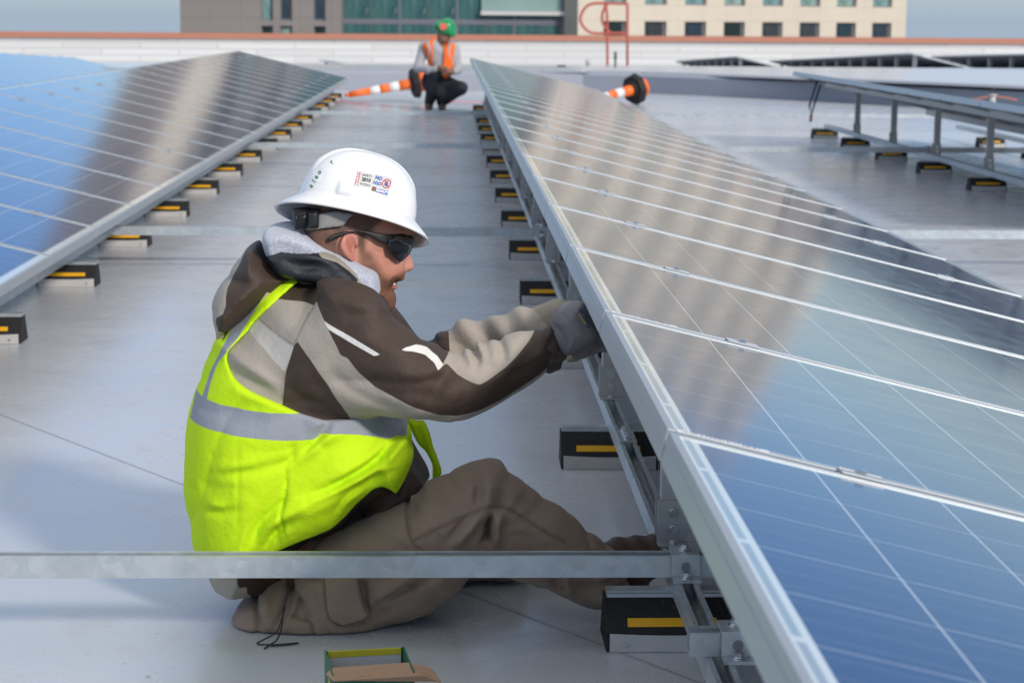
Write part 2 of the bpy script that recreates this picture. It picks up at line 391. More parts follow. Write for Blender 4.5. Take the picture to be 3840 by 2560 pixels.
# buildings
def m_stone(name, c, joint, sx=2.2, sz=1.1):
    t = NT(name); v = t.tc('Object'); s = t.n('SeparateXYZ'); t.t.links.new(v, s.inputs[0])
    a = t.math('LESS_THAN', t.math('FRACT', t.math('DIVIDE', s.outputs[0], sx)), .012); b = t.math('LESS_THAN', t.math('FRACT', t.math('DIVIDE', s.outputs[2], sz)), .03)
    n = t.noise(.35, 4, v); base = t.mix(n, tuple(x*.9 for x in c), tuple(x*1.08 for x in c))
    return t.set(t.mix(t.math('MULTIPLY', t.math('MAXIMUM', a, b), .6), base, joint), .75)
mcream = m_stone('cream_stone', (.66, .58, .47), (.4, .36, .3)); mgrey = m_stone('grey_stone', (.25, .225, .21), (.1, .1, .1)); mpale = m_stone('pale_stone_pier', (.78, .69, .57), (.4, .36, .3))
mwin = vary('dark_window_glass', [(.02, .045, .06), (.03, .05, .075), (.015, .03, .03), (.045, .055, .06)], .08, .6)
mteal = vary('blue_green_window_glass', [(.20, .34, .33), (.24, .37, .33), (.17, .32, .33), (.28, .40, .36)], .12); mframe = plain('grey_window_frame', (.16, .16, .17), .5)
def windows(parent, xs, zs, w, h, paneof, depth=.25):
    cache = {}
    for j, z in enumerate(zs):
        for i, x in enumerate(xs):
            pm = paneof(i, j)
            if pm.name not in cache:
                mb = MB(); mb.box(0, w, -.03, .05, 0, .10).box(0, w, -.03, .05, h-.08, h).box(0, .09, -.03, .05, .10, h-.08).box(w-.2, w, -.03, .05, .10, h-.08)
                f = mb.build('window', mframe, parent); mb = MB(); mb.box(.09, w-.2, .0, .03, .10, h-.08); mb.build('pane', pm, f); cache[pm.name] = f; o = f
            else: o = copy_tree(cache[pm.name], parent)
            o.location = (x, 0, z)
def facade(name, label, x0, x1, y, ztop, xs, zs, w, h, wall, paneof, depth, dY=30, zb=-15, rot=0):
    root = empty(name, (x0, y, 0), (0, 0, rot), label=label, cat='building'); X1 = x1-x0
    ex = [0]+[v for x in xs for v in (x, x+w)]+[X1]; mb = MB()
    ez = [zb]+[v for z in zs for v in (z, z+h)]+[ztop]
    for i in range(0, len(ex), 2): mb.box(ex[i], ex[i+1], -.3, .3, zb, ztop)       # piers
    for i in range(1, len(ex)-1, 2):
        for j in range(0, len(ez), 2): mb.box(ex[i], ex[i+1], -.297, .297, ez[j], ez[j+1])   # spandrels
    mb.box(0, X1, .3, dY, zb, ztop)
    mb.build('wall', wall, root); windows(root, xs, zs, w, h, paneof)
    return root
# cream hotel-like block: front turns slightly away to the right
xs = [3.2-.975+i*3.58 for i in range(8)]; zs = [-.55+i*2.85-2.85*2 for i in range(10)]
cream = facade('cream_building', 'cream stone building with a grid of square windows behind the right of the parapet', 9.26, 39.96, 149, 20.5, xs, [z-.28+.25 for z in zs], 1.95, 1.62, mcream, lambda i, j: mwin if j % 2 == 0 else mteal, .3, rot=math.radians(27))
xs = [5.9, 7.75, 10.6, 12.4]
zs = [-2.48-6.8+i*3.4 for i in range(12)]
dark = facade('grey_tower', 'dark grey stone tower with narrow windows behind the left of the parapet', -19.72, -7.95, 150, 36, [5.9, 7.3, 9.75], zs, .87, 3.0, mgrey, lambda i, j: mwin if (i+j) % 3 else mteal, .3)
mb = MB(); mb.box(4.0, 6.4, -.55, -.3, 8.5, 25); mb.build('pale_pier', mpale, dark)
gb = empty('glass_building', (-7.93, 151, 0), label='blue-green glass curtain wall building between the grey tower and the cream building', cat='building')
def m_curtain():
    t = NT('blue_green_curtain_glass'); v = t.tc('Object', (1, 1, 1)); n = t.noise(.35, 5, t.tc('Object', (1.6, 1, .25)), .6, 1.2); n2 = t.noise(.9, 3, t.tc('Object', (1, 1, .5)), .6, 2)
    c = t.mix(t.mr(n, .35, .65), (.012, .07, .085), (.09, .20, .17)); c = t.mix(t.mr(n2, .6, .72), c, (.22, .24, .18)); return t.set(c, .12, 0)
mcur = m_curtain(); mb = MB(); mb.box(0, 17.0, 0, 20, -15, 28); mb.build('core', plain('dark_glass_core', (.03, .05, .06), .3), gb)
cache = None
for j in range(11):
    for i in range(8):
        if cache is None:
            mb = MB(); mb.box(.05, 2.08, -.06, -.01, .25, 3.3); cache = mb.build('window', mcur, gb); o = cache
        else: o = cache.copy(); COL.objects.link(o)
        o.location = (i*2.125, 0, -5.98+j*3.4)
        if j == 2 and i > 4: o.scale = (1, 1, 1)
mb = MB()
for j in range(11): mb.box(0, 17, -.10, -.0, -6.18+j*3.4+.08, -5.98+j*3.4+.25)
for i in range(9): mb.box(i*2.125-(.08 if i % 2 == 0 else .03), i*2.125+(.08 if i % 2 == 0 else .03), -.115, -.0, -14, 27.9)
mb.build('mullion_grid', plain('grey_mullion', (.17, .17, .2), .45), gb)
mb = MB(); mb.box(10.25, 16.8, -.6, -.12, 1.42, 1.72); mb.build('canopy_band', plain('pale_metal_band', (.62, .60, .58), .5), gb)
mb = MB(); mb.box(10.3, 16.4, -.35, -.13, 1.75, 5.6); mb.build('awning_pane', plain('pale_green_panel', (.26, .38, .35), .3, 0, .12, .5), gb)
mb = MB(); mb.box(16.25, 17.19, -.5, -.14, -14, 20); mb.build('corner_pier', plain('dark_pier', (.13, .13, .14), .6), gb)
# ---------------------------------------------------------------- photovoltaic rows
TILT = .2379; CT, ST = math.cos(TILT), math.sin(TILT); PL_L, PL_W, PITCHY = 1.65, .992, 1.01; ZHI = CAMZ-.493
ORD = ['front', 'second', 'third', 'fourth', 'fifth', 'sixth', 'seventh', 'eighth', 'ninth', 'tenth', 'eleventh', 'twelfth', 'thirteenth', 'fourteenth', 'fifteenth', 'sixteenth', 'seventeenth', 'eighteenth', 'nineteenth', 'twentieth', 'twenty-first', 'twenty-second', 'twenty-third', 'twenty-fourth', 'twenty-fifth', 'twenty-sixth', 'twenty-seventh', 'twenty-eighth']
def nth(i): return ORD[i] if i < len(ORD) else 'far'
def make_panel():
    t = empty('solar_panel'); L, Wd, th, lip = PL_L, PL_W, .040, .011
    mb = MB(); mb.box(0, lip, 0, Wd, -th, .0015, .0012).box(L-lip, L, 0, Wd, -th, .0015, .0012)
    mb.box(lip, L-lip, 0, lip, -th+.0005, .0012, .0012).box(lip, L-lip, Wd-lip, Wd, -th+.0005, .0012, .0012)
    mb.box(-.0015, 0, .001, Wd-.001, -.0145, -.0125); mb.box(lip, lip+.02, lip, Wd-lip, -th, -th+.002).box(L-lip-.02, L-lip, lip, Wd-lip, -th, -th+.002)
    mb.build('frame', M['alu'], t)
    mb = MB(); mb.quad((lip, lip, -.0006), (L-lip, lip, -.0006), (L-lip, Wd-lip, -.0006), (lip, Wd-lip, -.0006)); mb.build('cell_glass', M['glass'], t)
    mb = MB(); mb.box(lip, L-lip, lip, Wd-lip, -.007, -.003); mb.box(.12, .24, .43, .56, -.03, -.008); mb.build('backsheet', M['backsheet'], t)
    return t
def add_clamps(t):
    first = None
    for u in (.245, PL_L-.265):
        if first is None:
            mb = MB(); y = -.009; mb.box(u-.028, u+.028, y-.0085, y+.0085, -.02, .0040, .001).box(u-.028, u+.028, y-.015, y-.0095, .002, .0046, .001).box(u-.028, u+.028, y+.0095, y+.015, .002, .0046, .001)
            first = mb.build('clamp', M['alu'], t); u0 = u
            mb = MB(); mb.cyl((u, y, .0038), (u, y, .0095), .0055, n=6); mb.build('bolt', M['zinc'], first)
        else: c = copy_tree(first, t); c.location = (u-u0, 0, 0)
proto = make_panel(); add_clamps(proto)
protoN = None
def place_row(Xh, Y0, n, rowname, group, zoff=lambda y: 0, rz=0):
    global protoN
    for k in range(n):
        if protoN is None: o = proto; protoN = 1
        else: o = copy_tree(proto)
        y = Y0+PITCHY*k; o.location = (Xh, y+.009, ZHI+zoff(y)); o.rotation_euler = (0, TILT, rz)
        lab = ('%s solar panel from the camera in %s' % (nth(k) if k else 'nearest', rowname))
        tag(o, lab, 'solar panel', group)
        if rowname.startswith('the centre') and k in (1, 2):      # narrow bar-code sticker on the near long side of the frame
            mb = MB(); mb.box(.012, .13, .0012, .0095, .0014, .0019); s = mb.build('barcode_sticker', M['label'], o)
            mb = MB(); x = .022
            while x < .118:
                wdt = random.choice((.001, .0015, .0025)); mb.box(x, x+wdt, .0025, .008, .002, .0022); x += wdt+random.choice((.001, .002, .0035))
            mb.build('barcode', M['ink'], s)
NC0 = 2.385-PITCHY
place_row(.2665, NC0, 24, 'the centre row beside the seated man', 'panels of the centre row')
place_row(-3.078, 6.4424-PITCHY+.0, 24, 'the left row', 'panels of the left row')
place_row(3.385, 10.75, 9, 'the right row standing on posts', 'panels of the right row')
place_row(-6.42, 20.5, 14, 'the far-left row behind the left row', 'panels of the far-left row', lambda y: -max(0, y-27)*.03)
# steel strut channel profile (open slot up), centred, height 0..0.041
def strut_prof(h=.041, w=.041, t=.0027, lip=.0095, turn=.007):
    a = w/2
    return [(-a, 0), (a, 0), (a, h), (a-lip, h), (a-lip, h-turn), (a-lip+t, h-turn), (a-lip+t, h-t), (a-t, h-t), (a-t, t), (-a+t, t), (-a+t, h-t), (-a+lip-t, h-t), (-a+lip-t, h-turn), (-a+lip, h-turn), (-a+lip, h), (-a, h)]
ZR = .104        # underside of the long rails
def long_rail(x, y0, y1, label, z=ZR, cat='rail', name='strut_rail', group='strut rails under the rows', rough=None):
    mb = MB(); mb.prism([(x+p, z+q) for p, q in strut_prof()], 1, y0, y1); o = mb.build(name, M['galv']); tag(o, label, cat, group); return o
def cross_rail(y, x0, x1, label, z=ZR+.0415):
    mb = MB(); mb.prism([(y+p, z+q) for p, q in strut_prof()], 0, x0, x1); o = mb.build('cross_rail', M['galv']); tag(o, label, 'rail', 'cross rails tying the rows together'); return o
def make_block():
    t = empty('ballast_block'); w = .246
    mb = MB(); n = 12
    mb.prism([(0, 0), (.004, .036), (.048, .092), (.100, .092), (.142, 0)], 0, -.006, w+.006)
    mb.build('rubber_base', M['rubber'], t)
    mb = MB(); nrm = Vector((0, -.056, .044)).normalized()
    def onface(s): return Vector((0, .004+.044*s, .036+.056*s))+nrm*.0015
    a, b = onface(.17), onface(.42)
    mb.quad((.035, a.y, a.z), (.205, a.y, a.z), (.205, b.y, b.z), (.035, b.y, b.z)); mb.build('reflective_strip', M['yellow'], t)
    mb = MB(); n = 10; P = []
    for i in range(n+1):
        x = w*i/n; top = .037-.004*math.sin(math.pi*i/n)*(1 if True else 0); P.append((x, top))
    lo = [mb.bm.verts.new((x, -.003, .001)) for x, q in P]; hi = [mb.bm.verts.new((x, -.003-.001*math.sin(9*x), q)) for x, q in P]
    lo2 = [mb.bm.verts.new((x, -.001, .001)) for x, q in P]; hi2 = [mb.bm.verts.new((x, -.001, q)) for x, q in P]
    for i in range(n):
        mb.bm.faces.new((lo[i], lo[i+1], hi[i+1], hi[i])); mb.bm.faces.new((hi[i], hi[i+1], hi2[i+1], hi2[i])); mb.bm.faces.new((lo2[i], hi2[i], hi2[i+1], lo2[i+1]))
    f = mb.build('front_flap', M['flap'], t)
    mb = MB(); mb.cyl((.03, -.0035, .017), (.03, -.008, .017), .0042, n=8); s = mb.build('screw', M['zinc'], f); s2 = s.copy(); COL.objects.link(s2); s2.location = (.185, 0, 0)
    mb = MB(); mb.prism([(.058, .092), (.092, .092), (.092, .1035), (.058, .1035)], 0, -.002, w+.002).prism([(.050, .0925), (.0575, .0925), (.0575, .099), (.050, .099)], 0, -.002, w+.002); mb.build('strut_cap', M['galv'], t)
    return t
blk = make_block(); bused = False
def blocks(x, ys, desc, group):
    global bused
    for i, y in enumerate(ys):
        o = blk if not bused else copy_tree(blk); bused = True
        o.location = (x, y, 0); o.rotation_euler = (0, 0, random.uniform(-.012, .012))
        tag(o, 'ballast block with yellow strip, %s %s' % (nth(i) if i else 'nearest', desc), 'ballast block', group)
BY = [3.645+1.5585*k for k in range(-1, 15)]
blocks(.305, BY[1:], 'under the high edge of the centre row', 'ballast blocks of the centre row')
blocks(-1.809, [7.255+1.572*k for k in range(-1, 15)], 'along the low right edge of the left row', 'ballast blocks of the left row')
blocks(3.69, [10.95+1.56*k for k in range(0, 7)], 'under the posts of the right row', 'ballast blocks of the right row')
blocks(5.05, [14.36+1.56*k for k in range(0, 4)], 'under the low side of the right row', 'ballast blocks of the right row low side')
blocks(1.64, [4.5+1.56*k for k in range(0, 14)], 'under the low right side of the centre row', 'ballast blocks of the centre row low side')
# rails
long_rail(.445, 1.2, 25.8, 'slotted galvanised rail on blocks under the high edge of the centre row', group=None)
long_rail(1.76, 1.6, 25.8, 'slotted galvanised rail under the low edge of the centre row', group=None)
long_rail(-1.70, 4.2, 29.5, 'slotted galvanised rail on blocks under the low edge of the left row', group=None)
long_rail(3.83, 10.0, 20.4, 'slotted galvanised rail on blocks carrying the posts of the right row', group=None)
long_rail(5.18, 10.0, 20.4, 'slotted galvanised rail under the low side of the right row', group=None)
cross_rail(3.667, -2.6, .72, 'nearest galvanised cross rail passing in front of the seated man')
cross_rail(3.19, .397, 2.2, 'short cut end of a galvanised cross rail just under the nearest panel corner')
for y, d in ((9.63, 'second'), (16.2, 'third'), (21.8, 'fourth')):
    cross_rail(y, -1.9, .62, '%s galvanised cross rail between the left row and the centre row' % d)
for y, d in ((9.60, 'nearest'), (16.0, 'middle'), (21.8, 'farthest')):
    cross_rail(y, 1.55, 8.5 if y > 12 else 4.2, '%s galvanised cross rail between the centre row and the right row' % d)
# splice plate on the long rail
sp = empty('splice_plate', (.445, 4.93, ZR+.041), label='galvanised splice plate with four bolts joining the long rail beside the seated man', cat='bracket')
mb = MB(); mb.box(-.022, .022, -.075, .075, .0005, .0055, .001); mb.build('plate', M['galv'], sp)
b0 = None
for i in range(4):
    if b0 is None:
        mb = MB(); mb.cyl((0, -.055, .0055), (0, -.055, .0075), .0105, n=16).cyl((0, -.055, .0075), (0, -.055, .0145), .0075, n=6).cyl((0, -.055, .014), (0, -.055, .019), .004, n=8); b0 = mb.build('bolt', M['zinc'], sp)
    else: c = b0.copy(); COL.objects.link(c); c.location = (0, .036*i, 0)
# clamp straps where a cross rail rides over the long rail
def make_strap():
    t = empty('strut_clamp')
    mb = MB(); w = .0265; z = ZR+.041
    prof = [(-.062, .0005), (-.0275, .0005), (-.0275, .0425), (.0275, .0425), (.0275, .0005), (.062, .0005), (.062, .0060), (.0325, .0060), (.0325, .0475), (-.0325, .0475), (-.0325, .0060), (-.062, .0060)]
    mb.prism([(p, z+q) for p, q in prof], 0, -w, w); mb.build('strap', M['galv'], t)
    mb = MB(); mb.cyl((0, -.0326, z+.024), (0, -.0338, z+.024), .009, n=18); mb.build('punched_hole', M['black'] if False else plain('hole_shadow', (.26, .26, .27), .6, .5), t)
    first = None
    for y, zz in ((-.047, .006), (.0, .0475)):
        if first is None:
            mb = MB(); mb.cyl((0, 0, 0), (0, 0, .002), .0125, n=20).cyl((0, 0, .002), (0, 0, .0045), .0095, n=20).cyl((0, 0, .0045), (0, 0, .0115), .0085, n=6); first = mb.build('bolt', M['zinc'], t); c = first
        else: c = first.copy(); COL.objects.link(c)
        c.location = (0, y, z+zz)
    return t
stp = make_strap()
for i, (x, y, l) in enumerate(((.445, 3.667, 'galvanised strap clamp holding the nearest long cross rail at its right end'), (.475, 3.19, 'galvanised strap clamp on the short cut rail at the bottom right'), (.445, 9.63, 'strap clamp where the second cross rail meets the centre row rail'), (-1.70, 9.63, 'strap clamp where the second cross rail meets the left row rail'), (3.83, 16.0, 'strap clamp at the foot of a post in the right row'))):
    o = stp if i == 0 else copy_tree(stp); o.location = (x, y, 0); tag(o, l, 'clamp', 'strut clamps')
# posts carrying the high edge
def make_post(h):
    t = empty('support_post'); z = ZR+.0415
    mb = MB(); mb.box(-.020, .030, -.016, .016, z+.003, h, .002); mb.build('upright', M['alu2'], t)
    mb = MB(); mb.box(-.028, .034, -.0205, -.0165, z, z+.088, .0008).box(-.028, .034, -.052, -.0165, z+.0002, z+.005, .0008).box(-.028, .034, .0165, .0205, z, z+.088, .0008)
    br = mb.build('foot_bracket', M['alu2'], t)
    mb = MB()
    for zz in (.030, .064): mb.cyl((.004, -.0205, z+zz), (.004, -.0225, z+zz), .0105, n=16).cyl((.004, -.0225, z+zz), (.004, -.0275, z+zz), .0075, n=6)
    mb.cyl((.002, -.038, z+.005), (.002, -.038, z+.013), .0085, n=6); mb.build('bolts', M['zinc'], br)
    mb = MB(); mb.box(-.03, .07, -.022, .022, h-.045, h+.0, .003); mb.build('top_bracket', plain('dark_bracket', (.16, .165, .17), .5, .5), t)
    return t
U1 = .245; PZ = ZHI-U1*ST-.040*CT
pst = make_post(PZ-.035); used = False
def posts(x, ys, desc, group):
    global used
    for i, y in enumerate(ys):
        o = pst if not used else copy_tree(pst); used = True; o.location = (x, y, 0)
        tag(o, 'aluminium post with foot bracket, %s %s' % (nth(i) if i else 'nearest', desc), 'post', group)
posts(.445, [3.915+1.5585*k for k in range(14)], 'under the high edge of the centre row', 'posts of the centre row')
posts(3.83, [11.05+1.56*k for k in range(6)], 'under the high edge of the right row', 'posts of the right row')
# purlins under the modules
def purlin(Xh, u, y0, y1, label):
    x, z = Xh+u*CT, ZHI-u*ST-.041*CT; mb = MB(); mb.prism([(x-.02, z-.052), (x+.02, z-.052), (x+.02, z-.0), (x-.02, z+.003)], 1, y0, y1)
    tag(mb.build('purlin', M['alu2']), label, 'rail')
purlin(.2665+.04, U1, 1.4, 25.6, 'aluminium purlin just under the high edge of the centre row'); purlin(.2665, 1.385, 1.4, 25.6, 'aluminium purlin under the low edge of the centre row')
purlin(-3.078, 1.385, 5.4, 29.6, 'aluminium purlin under the low edge of the left row'); purlin(-3.078, U1, 5.4, 29.6, 'aluminium purlin under the high edge of the left row')
purlin(3.385+.1, U1, 10.75, 19.84, 'aluminium purlin on the posts of the right row'); purlin(3.385, 1.385, 10.75, 19.84, 'aluminium purlin under the low side of the right row')
# distant arrays on the lower roof, seen from behind
def far_array(hn, hf, n, z0, z1, desc, group):
    """hn nearest / hf farthest end of the high edge (x, y)"""
    a, b = Vector((*hn, 0)), Vector((*hf, 0)); d = (b-a); step = d/n; slope = math.atan2(z1-z0, d.length); ang = math.atan2(-d.x, d.y); sc = step.length/PITCHY
    for k in range(n):
        o = copy_tree(proto); p = a+step*k; zh = z0+(z1-z0)*k/n; o.location = (p.x, p.y, zh)
        o.rotation_euler = (slope, TILT, ang); o.scale = (1, sc, 1)
        tag(o, 'distant solar panel, %s from the near end of %s' % (nth(k) if k else 'first', desc), 'solar panel', group)
        e = (0,); q = p+step*.5
        x = Vector((math.cos(ang), math.sin(ang), 0))*.2; mb = None
        if k % 2 == 0:
            mb = MB(); mb.box(-.05, .05, -.05, .05, -.50, -.10); pp = mb.build('support_post', M['alu2']); pp.location = (q.x+x.x, q.y+x.y, zh)
            tag(pp, 'thin leg under %s, %s from its near end' % (desc, nth(k//2) if k else 'first'), 'post', 'legs of '+desc)
far_array((9.97, 70), (9.9, 88.6), 18, -.05, -.607, 'the small array on the far roof', 'panels of the small distant array')
far_array((12.29, 53.5), (12.2, 76.9), 22, .356, -.338, 'the long array on the far roof', 'panels of the long distant array')
far_array((15.6, 49), (15.3, 64), 14, .47, .1, 'the array at the far right edge', 'panels of the right distant array')
far_array((-3.8, 59), (-3.8, 67), 8, -.03, -.24, 'the little array behind the left row', 'panels of the little distant array')
# ---------------------------------------------------------------- the seated worker
def m_skin():
    t = NT('skin_and_short_hair'); a = t.n('Attribute', attribute_name='Col'); v = t.tc()
    n = t.noise(620, 3, v, .8); h = t.attr('hairy'); sp = t.mr(n, .40, .62)
    c = t.mix(t.math('MULTIPLY', h, sp), a.outputs['Color'], (.055, .028, .016)); n3 = t.noise(60, 3, v)
    c = t.mix(t.mr(n3, .4, .7, 0, .18), c, (.48, .21, .15))
    t.bump(t.math('ADD', n, t.noise(900, 1, v)), .25, .0012)
    t.set(c, t.mr(h, 0, 1, .42, .8)); t.b.inputs['Subsurface Weight'].default_value = .08; t.b.inputs['Subsurface Radius'].default_value = (.01, .004, .002); t.b.inputs['Subsurface Scale'].default_value = .5
    return t.m
def m_cloth(name, layers, base, rough=.75, weave=900, var=.1, sheen=.1, seam=None, stain=None, spec=.35):
    """layers: (attribute, colour) where attribute < 0 shows the colour"""
    t = NT(name); v = t.tc(); n = t.noise(7, 5, v, .6); w = t.noise(weave, 2, v); f = t.noise(55, 4, v, .6)
    c = t.mix(n, tuple(x*(1-var) for x in base), tuple(min(1, x*(1+var)) for x in base))
    for at, col in layers:
        a = t.attr(at); m = t.mr(a, -.0006, .0006, 1, 0); c = t.mix(m, c, col)
    if seam: c = t.mix(t.math('MULTIPLY', t.attr(seam), .42), c, (.02, .015, .012))
    if stain: c = t.mix(t.mr(t.noise(11, 6, v, .65, .8), .5, .7, 0, .5), c, stain)
    t.bump(t.math('ADD', t.math('MULTIPLY', f, 3.5), w), .32, .003)
    t.set(c, rough, 0, **{'Specular IOR Level': spec}); t.b.inputs['Sheen Weight'].default_value = sheen
    return t.m
YC = 3.95; YT = 3.93
def below(F, g, m=.003):
    """keep hands and gloves clear of the underside of the panels"""
    pl = (g.Z-(ZHI-.046-m-(g.X-.2665)*.2426))/1.03; pl = np.where(g.X < .262-m, -1., pl); return np.maximum(F, pl.astype(np.float32))
root = None
# ---- one continuous body: fine cells round the head, coarser elsewhere
def steps(a, b, fa, fb, fine, coarse):
    o = [a]
    while o[-1] < b: o.append(o[-1]+(fine if fa <= o[-1] < fb else coarse))
    return np.array(o)
g = Grid(steps(-.58, .46, -.335, -.03, .0024, .010), steps(3.60, 4.30, 3.845, 4.05, .0030, .010), steps(-.01, .95, .60, .86, .0024, .010))
headP = PL(YC, 'A', [(380, 560), (420, 420), (560, 350), (800, 310), (1020, 380), (1160, 500), (1245, 640), (1288, 760), (1292, 820), (1268, 880), (1255, 960), (1238, 1040), (1226, 1110), (1222, 1150), (1226, 1180), (1212, 1208), (1182, 1224), (1160, 1236), (1158, 1250), (1140, 1262), (1134, 1280), (1118, 1300), (1112, 1318), (1124, 1345), (1134, 1385), (1131, 1435), (1117, 1478), (1085, 1492), (1010, 1440), (900, 1400), (800, 1380), (700, 1420), (640, 1560), (480, 1560), (420, 1300), (380, 1000), (345, 800), (350, 680)])
fx, fz = aty(1000+1200/2.3754, 540+1000/2.3754, YC)[[0, 2]]
# half width of the head: narrower toward muzzle and chin
Tm = .076-.020*np.clip((g.X2-(fx-.055))/.06, 0, 1)-.018*np.clip((fz-.01-g.Z2)/.09, 0, 1)
Tm = (Tm-.010*np.clip((g.Z2-(fz+.055))/.03, 0, 1)).astype(np.float32)
XE = -.194; KS = .32
def shear(gr):
    q = Grid.__new__(Grid); q.__dict__.update(gr.__dict__); q.Y = gr.Y-KS*(gr.X-XE); return q
def SY(x): return KS*(x-XE)
gfull = g; g = shear(g)
F = inflate(g, headP, YC, Tm, .050, 2.2)
noseP = PL(YC, 'A', [(1235, 900), (1262, 950), (1278, 1005), (1298, 1060), (1309, 1100), (1303, 1135), (1275, 1153), (1235, 1152), (1205, 1158), (1185, 1130), (1190, 1060), (1205, 980)])
F = smin(F, inflate(g, noseP, YC, .0135, .012, 2), .009)
def A3(x, y, Y): return aty(1000+x/2.3754, 540+y/2.3754, Y)
F = smin(F, ellipsoid(g, A3(1216, 1120, YC-.0125), (.012, .0075, .0095)), .005)         # near nostril wing
F = smin(F, ellipsoid(g, A3(1216, 1120, YC+.0125), (.012, .0075, .0095)), .005)
F = smin(F, ellipsoid(g, A3(1090, 1120, YC-.040), (.026, .016, .020)), .018)           # smiling cheek
F = smin(F, ellipsoid(g, A3(1095, 1400, YC), (.010, .018, .016)), .012)           # goatee chin
F = smin(F, ellipsoid(g, A3(1270, 775, YC), (.016, .045, .012)), .014)                 # brow
F = smin(F, ellipsoid(g, A3(1132, 1286, YC), (.008, .020, .0050)), .004)               # lower lip
F = smin(F, ellipsoid(g, A3(1185, 1212, YC), (.010, .022, .0055)), .005)               # moustache lip
F = smax(F, -ellipsoid(g, A3(1255, 900, YC-.030), (.018, .014, .010)), .012)           # eye socket
F = smin(F, ellipsoid(g, A3(1228, 898, YC-.028), (.0115, .0115, .0105)), .002)         # eyeball behind the glasses
F = smin(F, ellipsoid(g, A3(1228, 898, YC+.028), (.0115, .0115, .0105)), .002)
fl = [(PL(YC, 'A', [(1190, 1150), (1130, 1190), (1092, 1245), (1085, 1310)]), .0028, .0032), (PL(YC, 'A', [(1150, 1180), (1050, 1160), (990, 1120)]), .010, -.0012),
      (PL(YC, 'A', [(1190, 1040), (1120, 1060), (1060, 1040)]), .004, .0010), (PL(YC, 'A', [(1080, 940), (1000, 930), (930, 900)]), .003, .0009)]
F = F+line_field(fl, g.X2, g.Z2)[:, None, :]
earP = PL(YC, 'A', [(688, 905), (672, 855), (690, 795), (730, 760), (775, 753), (812, 775), (826, 812), (812, 850), (800, 905), (800, 960), (792, 1003), (765, 995), (725, 960)])
for sgn in (-1, 1):
    ye = YC+sgn*.0835; E = inflate(g, earP, ye, .0085, .010, 2.4)
    for cx, cy, rx, rz in ((752, 850, .0105, .0150), (770, 915, .0085, .013)):
        E = smax(E, -ellipsoid(g, A3(cx, cy, ye+sgn*.0075), (rx, .0075, rz)), .003)
    E = smin(E, ellipsoid(g, A3(806, 890, ye), (.004, .006, .007)), .003)
    F = smin(F, E, .004)
Fh = F; g = gfull
# skeleton under the clothes
def B3(cr, x, y, Y):
    ox, oy, s = CROP[cr]; return tuple(aty(ox+x/s, oy+y/s, Y))
neck = B3('A', 560, 1100, YC); chest = B3('B', 900, 1420, YT); pelv = B3('E', 480, 700, 3.95)
shN = B3('B', 1050, 1330, 3.84); elN = B3('C', 1700, 430, 3.745); wrN = B3('D', 850, 560, 3.775)
shF = B3('B', 1150, 1290, 4.09); elF = B3('C', 1560, 330, 4.15); wrF = B3('D', 600, 480, 4.02)
hipN = B3('E', 600, 740, 3.86); knN = B3('E', 1450, 230, 3.86); anN = B3('E', 2040, 620, 3.87)
hipF = B3('E', 600, 720, 4.02); knF = B3('E', 1330, 660, 4.28); anF = B3('E', 1660, 690, 4.06); knF = (.06, 4.16, .08); anF = (.13, 4.25, .045)
Fb = chain(g, [(neck, .055), (chest, .10), (pelv, .065)], .05)
elF = B3('D', 60, 645, 4.12); wrF = B3('D', 590, 505, 4.045)
for s_, e_, w_ in ((shN, elN, wrN), (B3('C', 1480, 330, 4.15), elF, wrF)): Fb = smin(Fb, chain(g, [(chest, .05), (s_, .036), (e_, .034), (w_, .026)], .02), .03)
for h_, k_, a_ in ((hipN, knN, anN), (hipF, knF, anF)): Fb = smin(Fb, chain(g, [(pelv, .058), (h_, .050), (k_, .036), (a_, .030)], .03), .03)
Fb = Fb+(.034*np.clip((.36-g.Z)/.10, 0, 1)*np.clip((.03-g.X)/.08, 0, 1)).astype(np.float32)
def hand(g, wr, aim, side, sc=1.0, curl=1.0):
    """palm, four unequal bent fingers and a side thumb, closing round a bar; returns implicit field"""
    f = Vector(aim).normalized(); s = Vector(side).normalized(); s = (s-f*s.dot(f)).normalized(); n = f.cross(s)  # n: palm normal (fingers curl toward -n)
    w = Vector(wr); F = None
    palm = w+f*.05; R = .0165*sc
    F = smin(capsule(g, w, w+f*.045, .027*sc, .030*sc), capsule(g, palm-s*.028, palm+s*.028, .021*sc, .019*sc), .02)
    F = smin(F, capsule(g, w+f*.075-s*.030, w+f*.078+s*.027, .0175*sc, .0155*sc), .015)
    L = [(.040, .025, .020), (.046, .029, .022), (.042, .027, .021), (.032, .020, .018)]
    for i, (a, b, c) in enumerate(L):
        base = w+f*(.083-.004*abs(i-1))+s*(-.030+.0195*i); ang = 0; p = base; F_ = None; r = (.0112-.0007*i)*sc
        for seg, da in ((a, .55), (b, .95), (c, .7)):
            ang += da*curl; q = p+(f*math.cos(ang)-n*math.sin(ang))*seg; cp_ = capsule(g, p, q, r, r*.93); F_ = cp_ if F_ is None else smin(F_, cp_, .004); p = q; r *= .93
        F = smin(F, F_, .006)
    p = w+f*.025-s*.026; q = p+(f*.75-s*.55-n*.35).normalized()*.042; q2 = q+(f*.75+s*.1-n*.65).normalized()*.032
    T = smin(capsule(g, p, q, .0150*sc, .0125*sc), capsule(g, q, q2, .0125*sc, .0108*sc), .005)
    return smin(F, T, .008)
aimN = (.74, .62, .02); sideN = (.10, .15, -.97)
aimF = (.93, -.10, -.12); sideF = (.2, .1, -.97)
Fb = smin(Fb, hand(g, wrN, aimN, sideN, .70), .01); Fb = smin(Fb, hand(g, wrF, aimF, sideF, .70), .01)
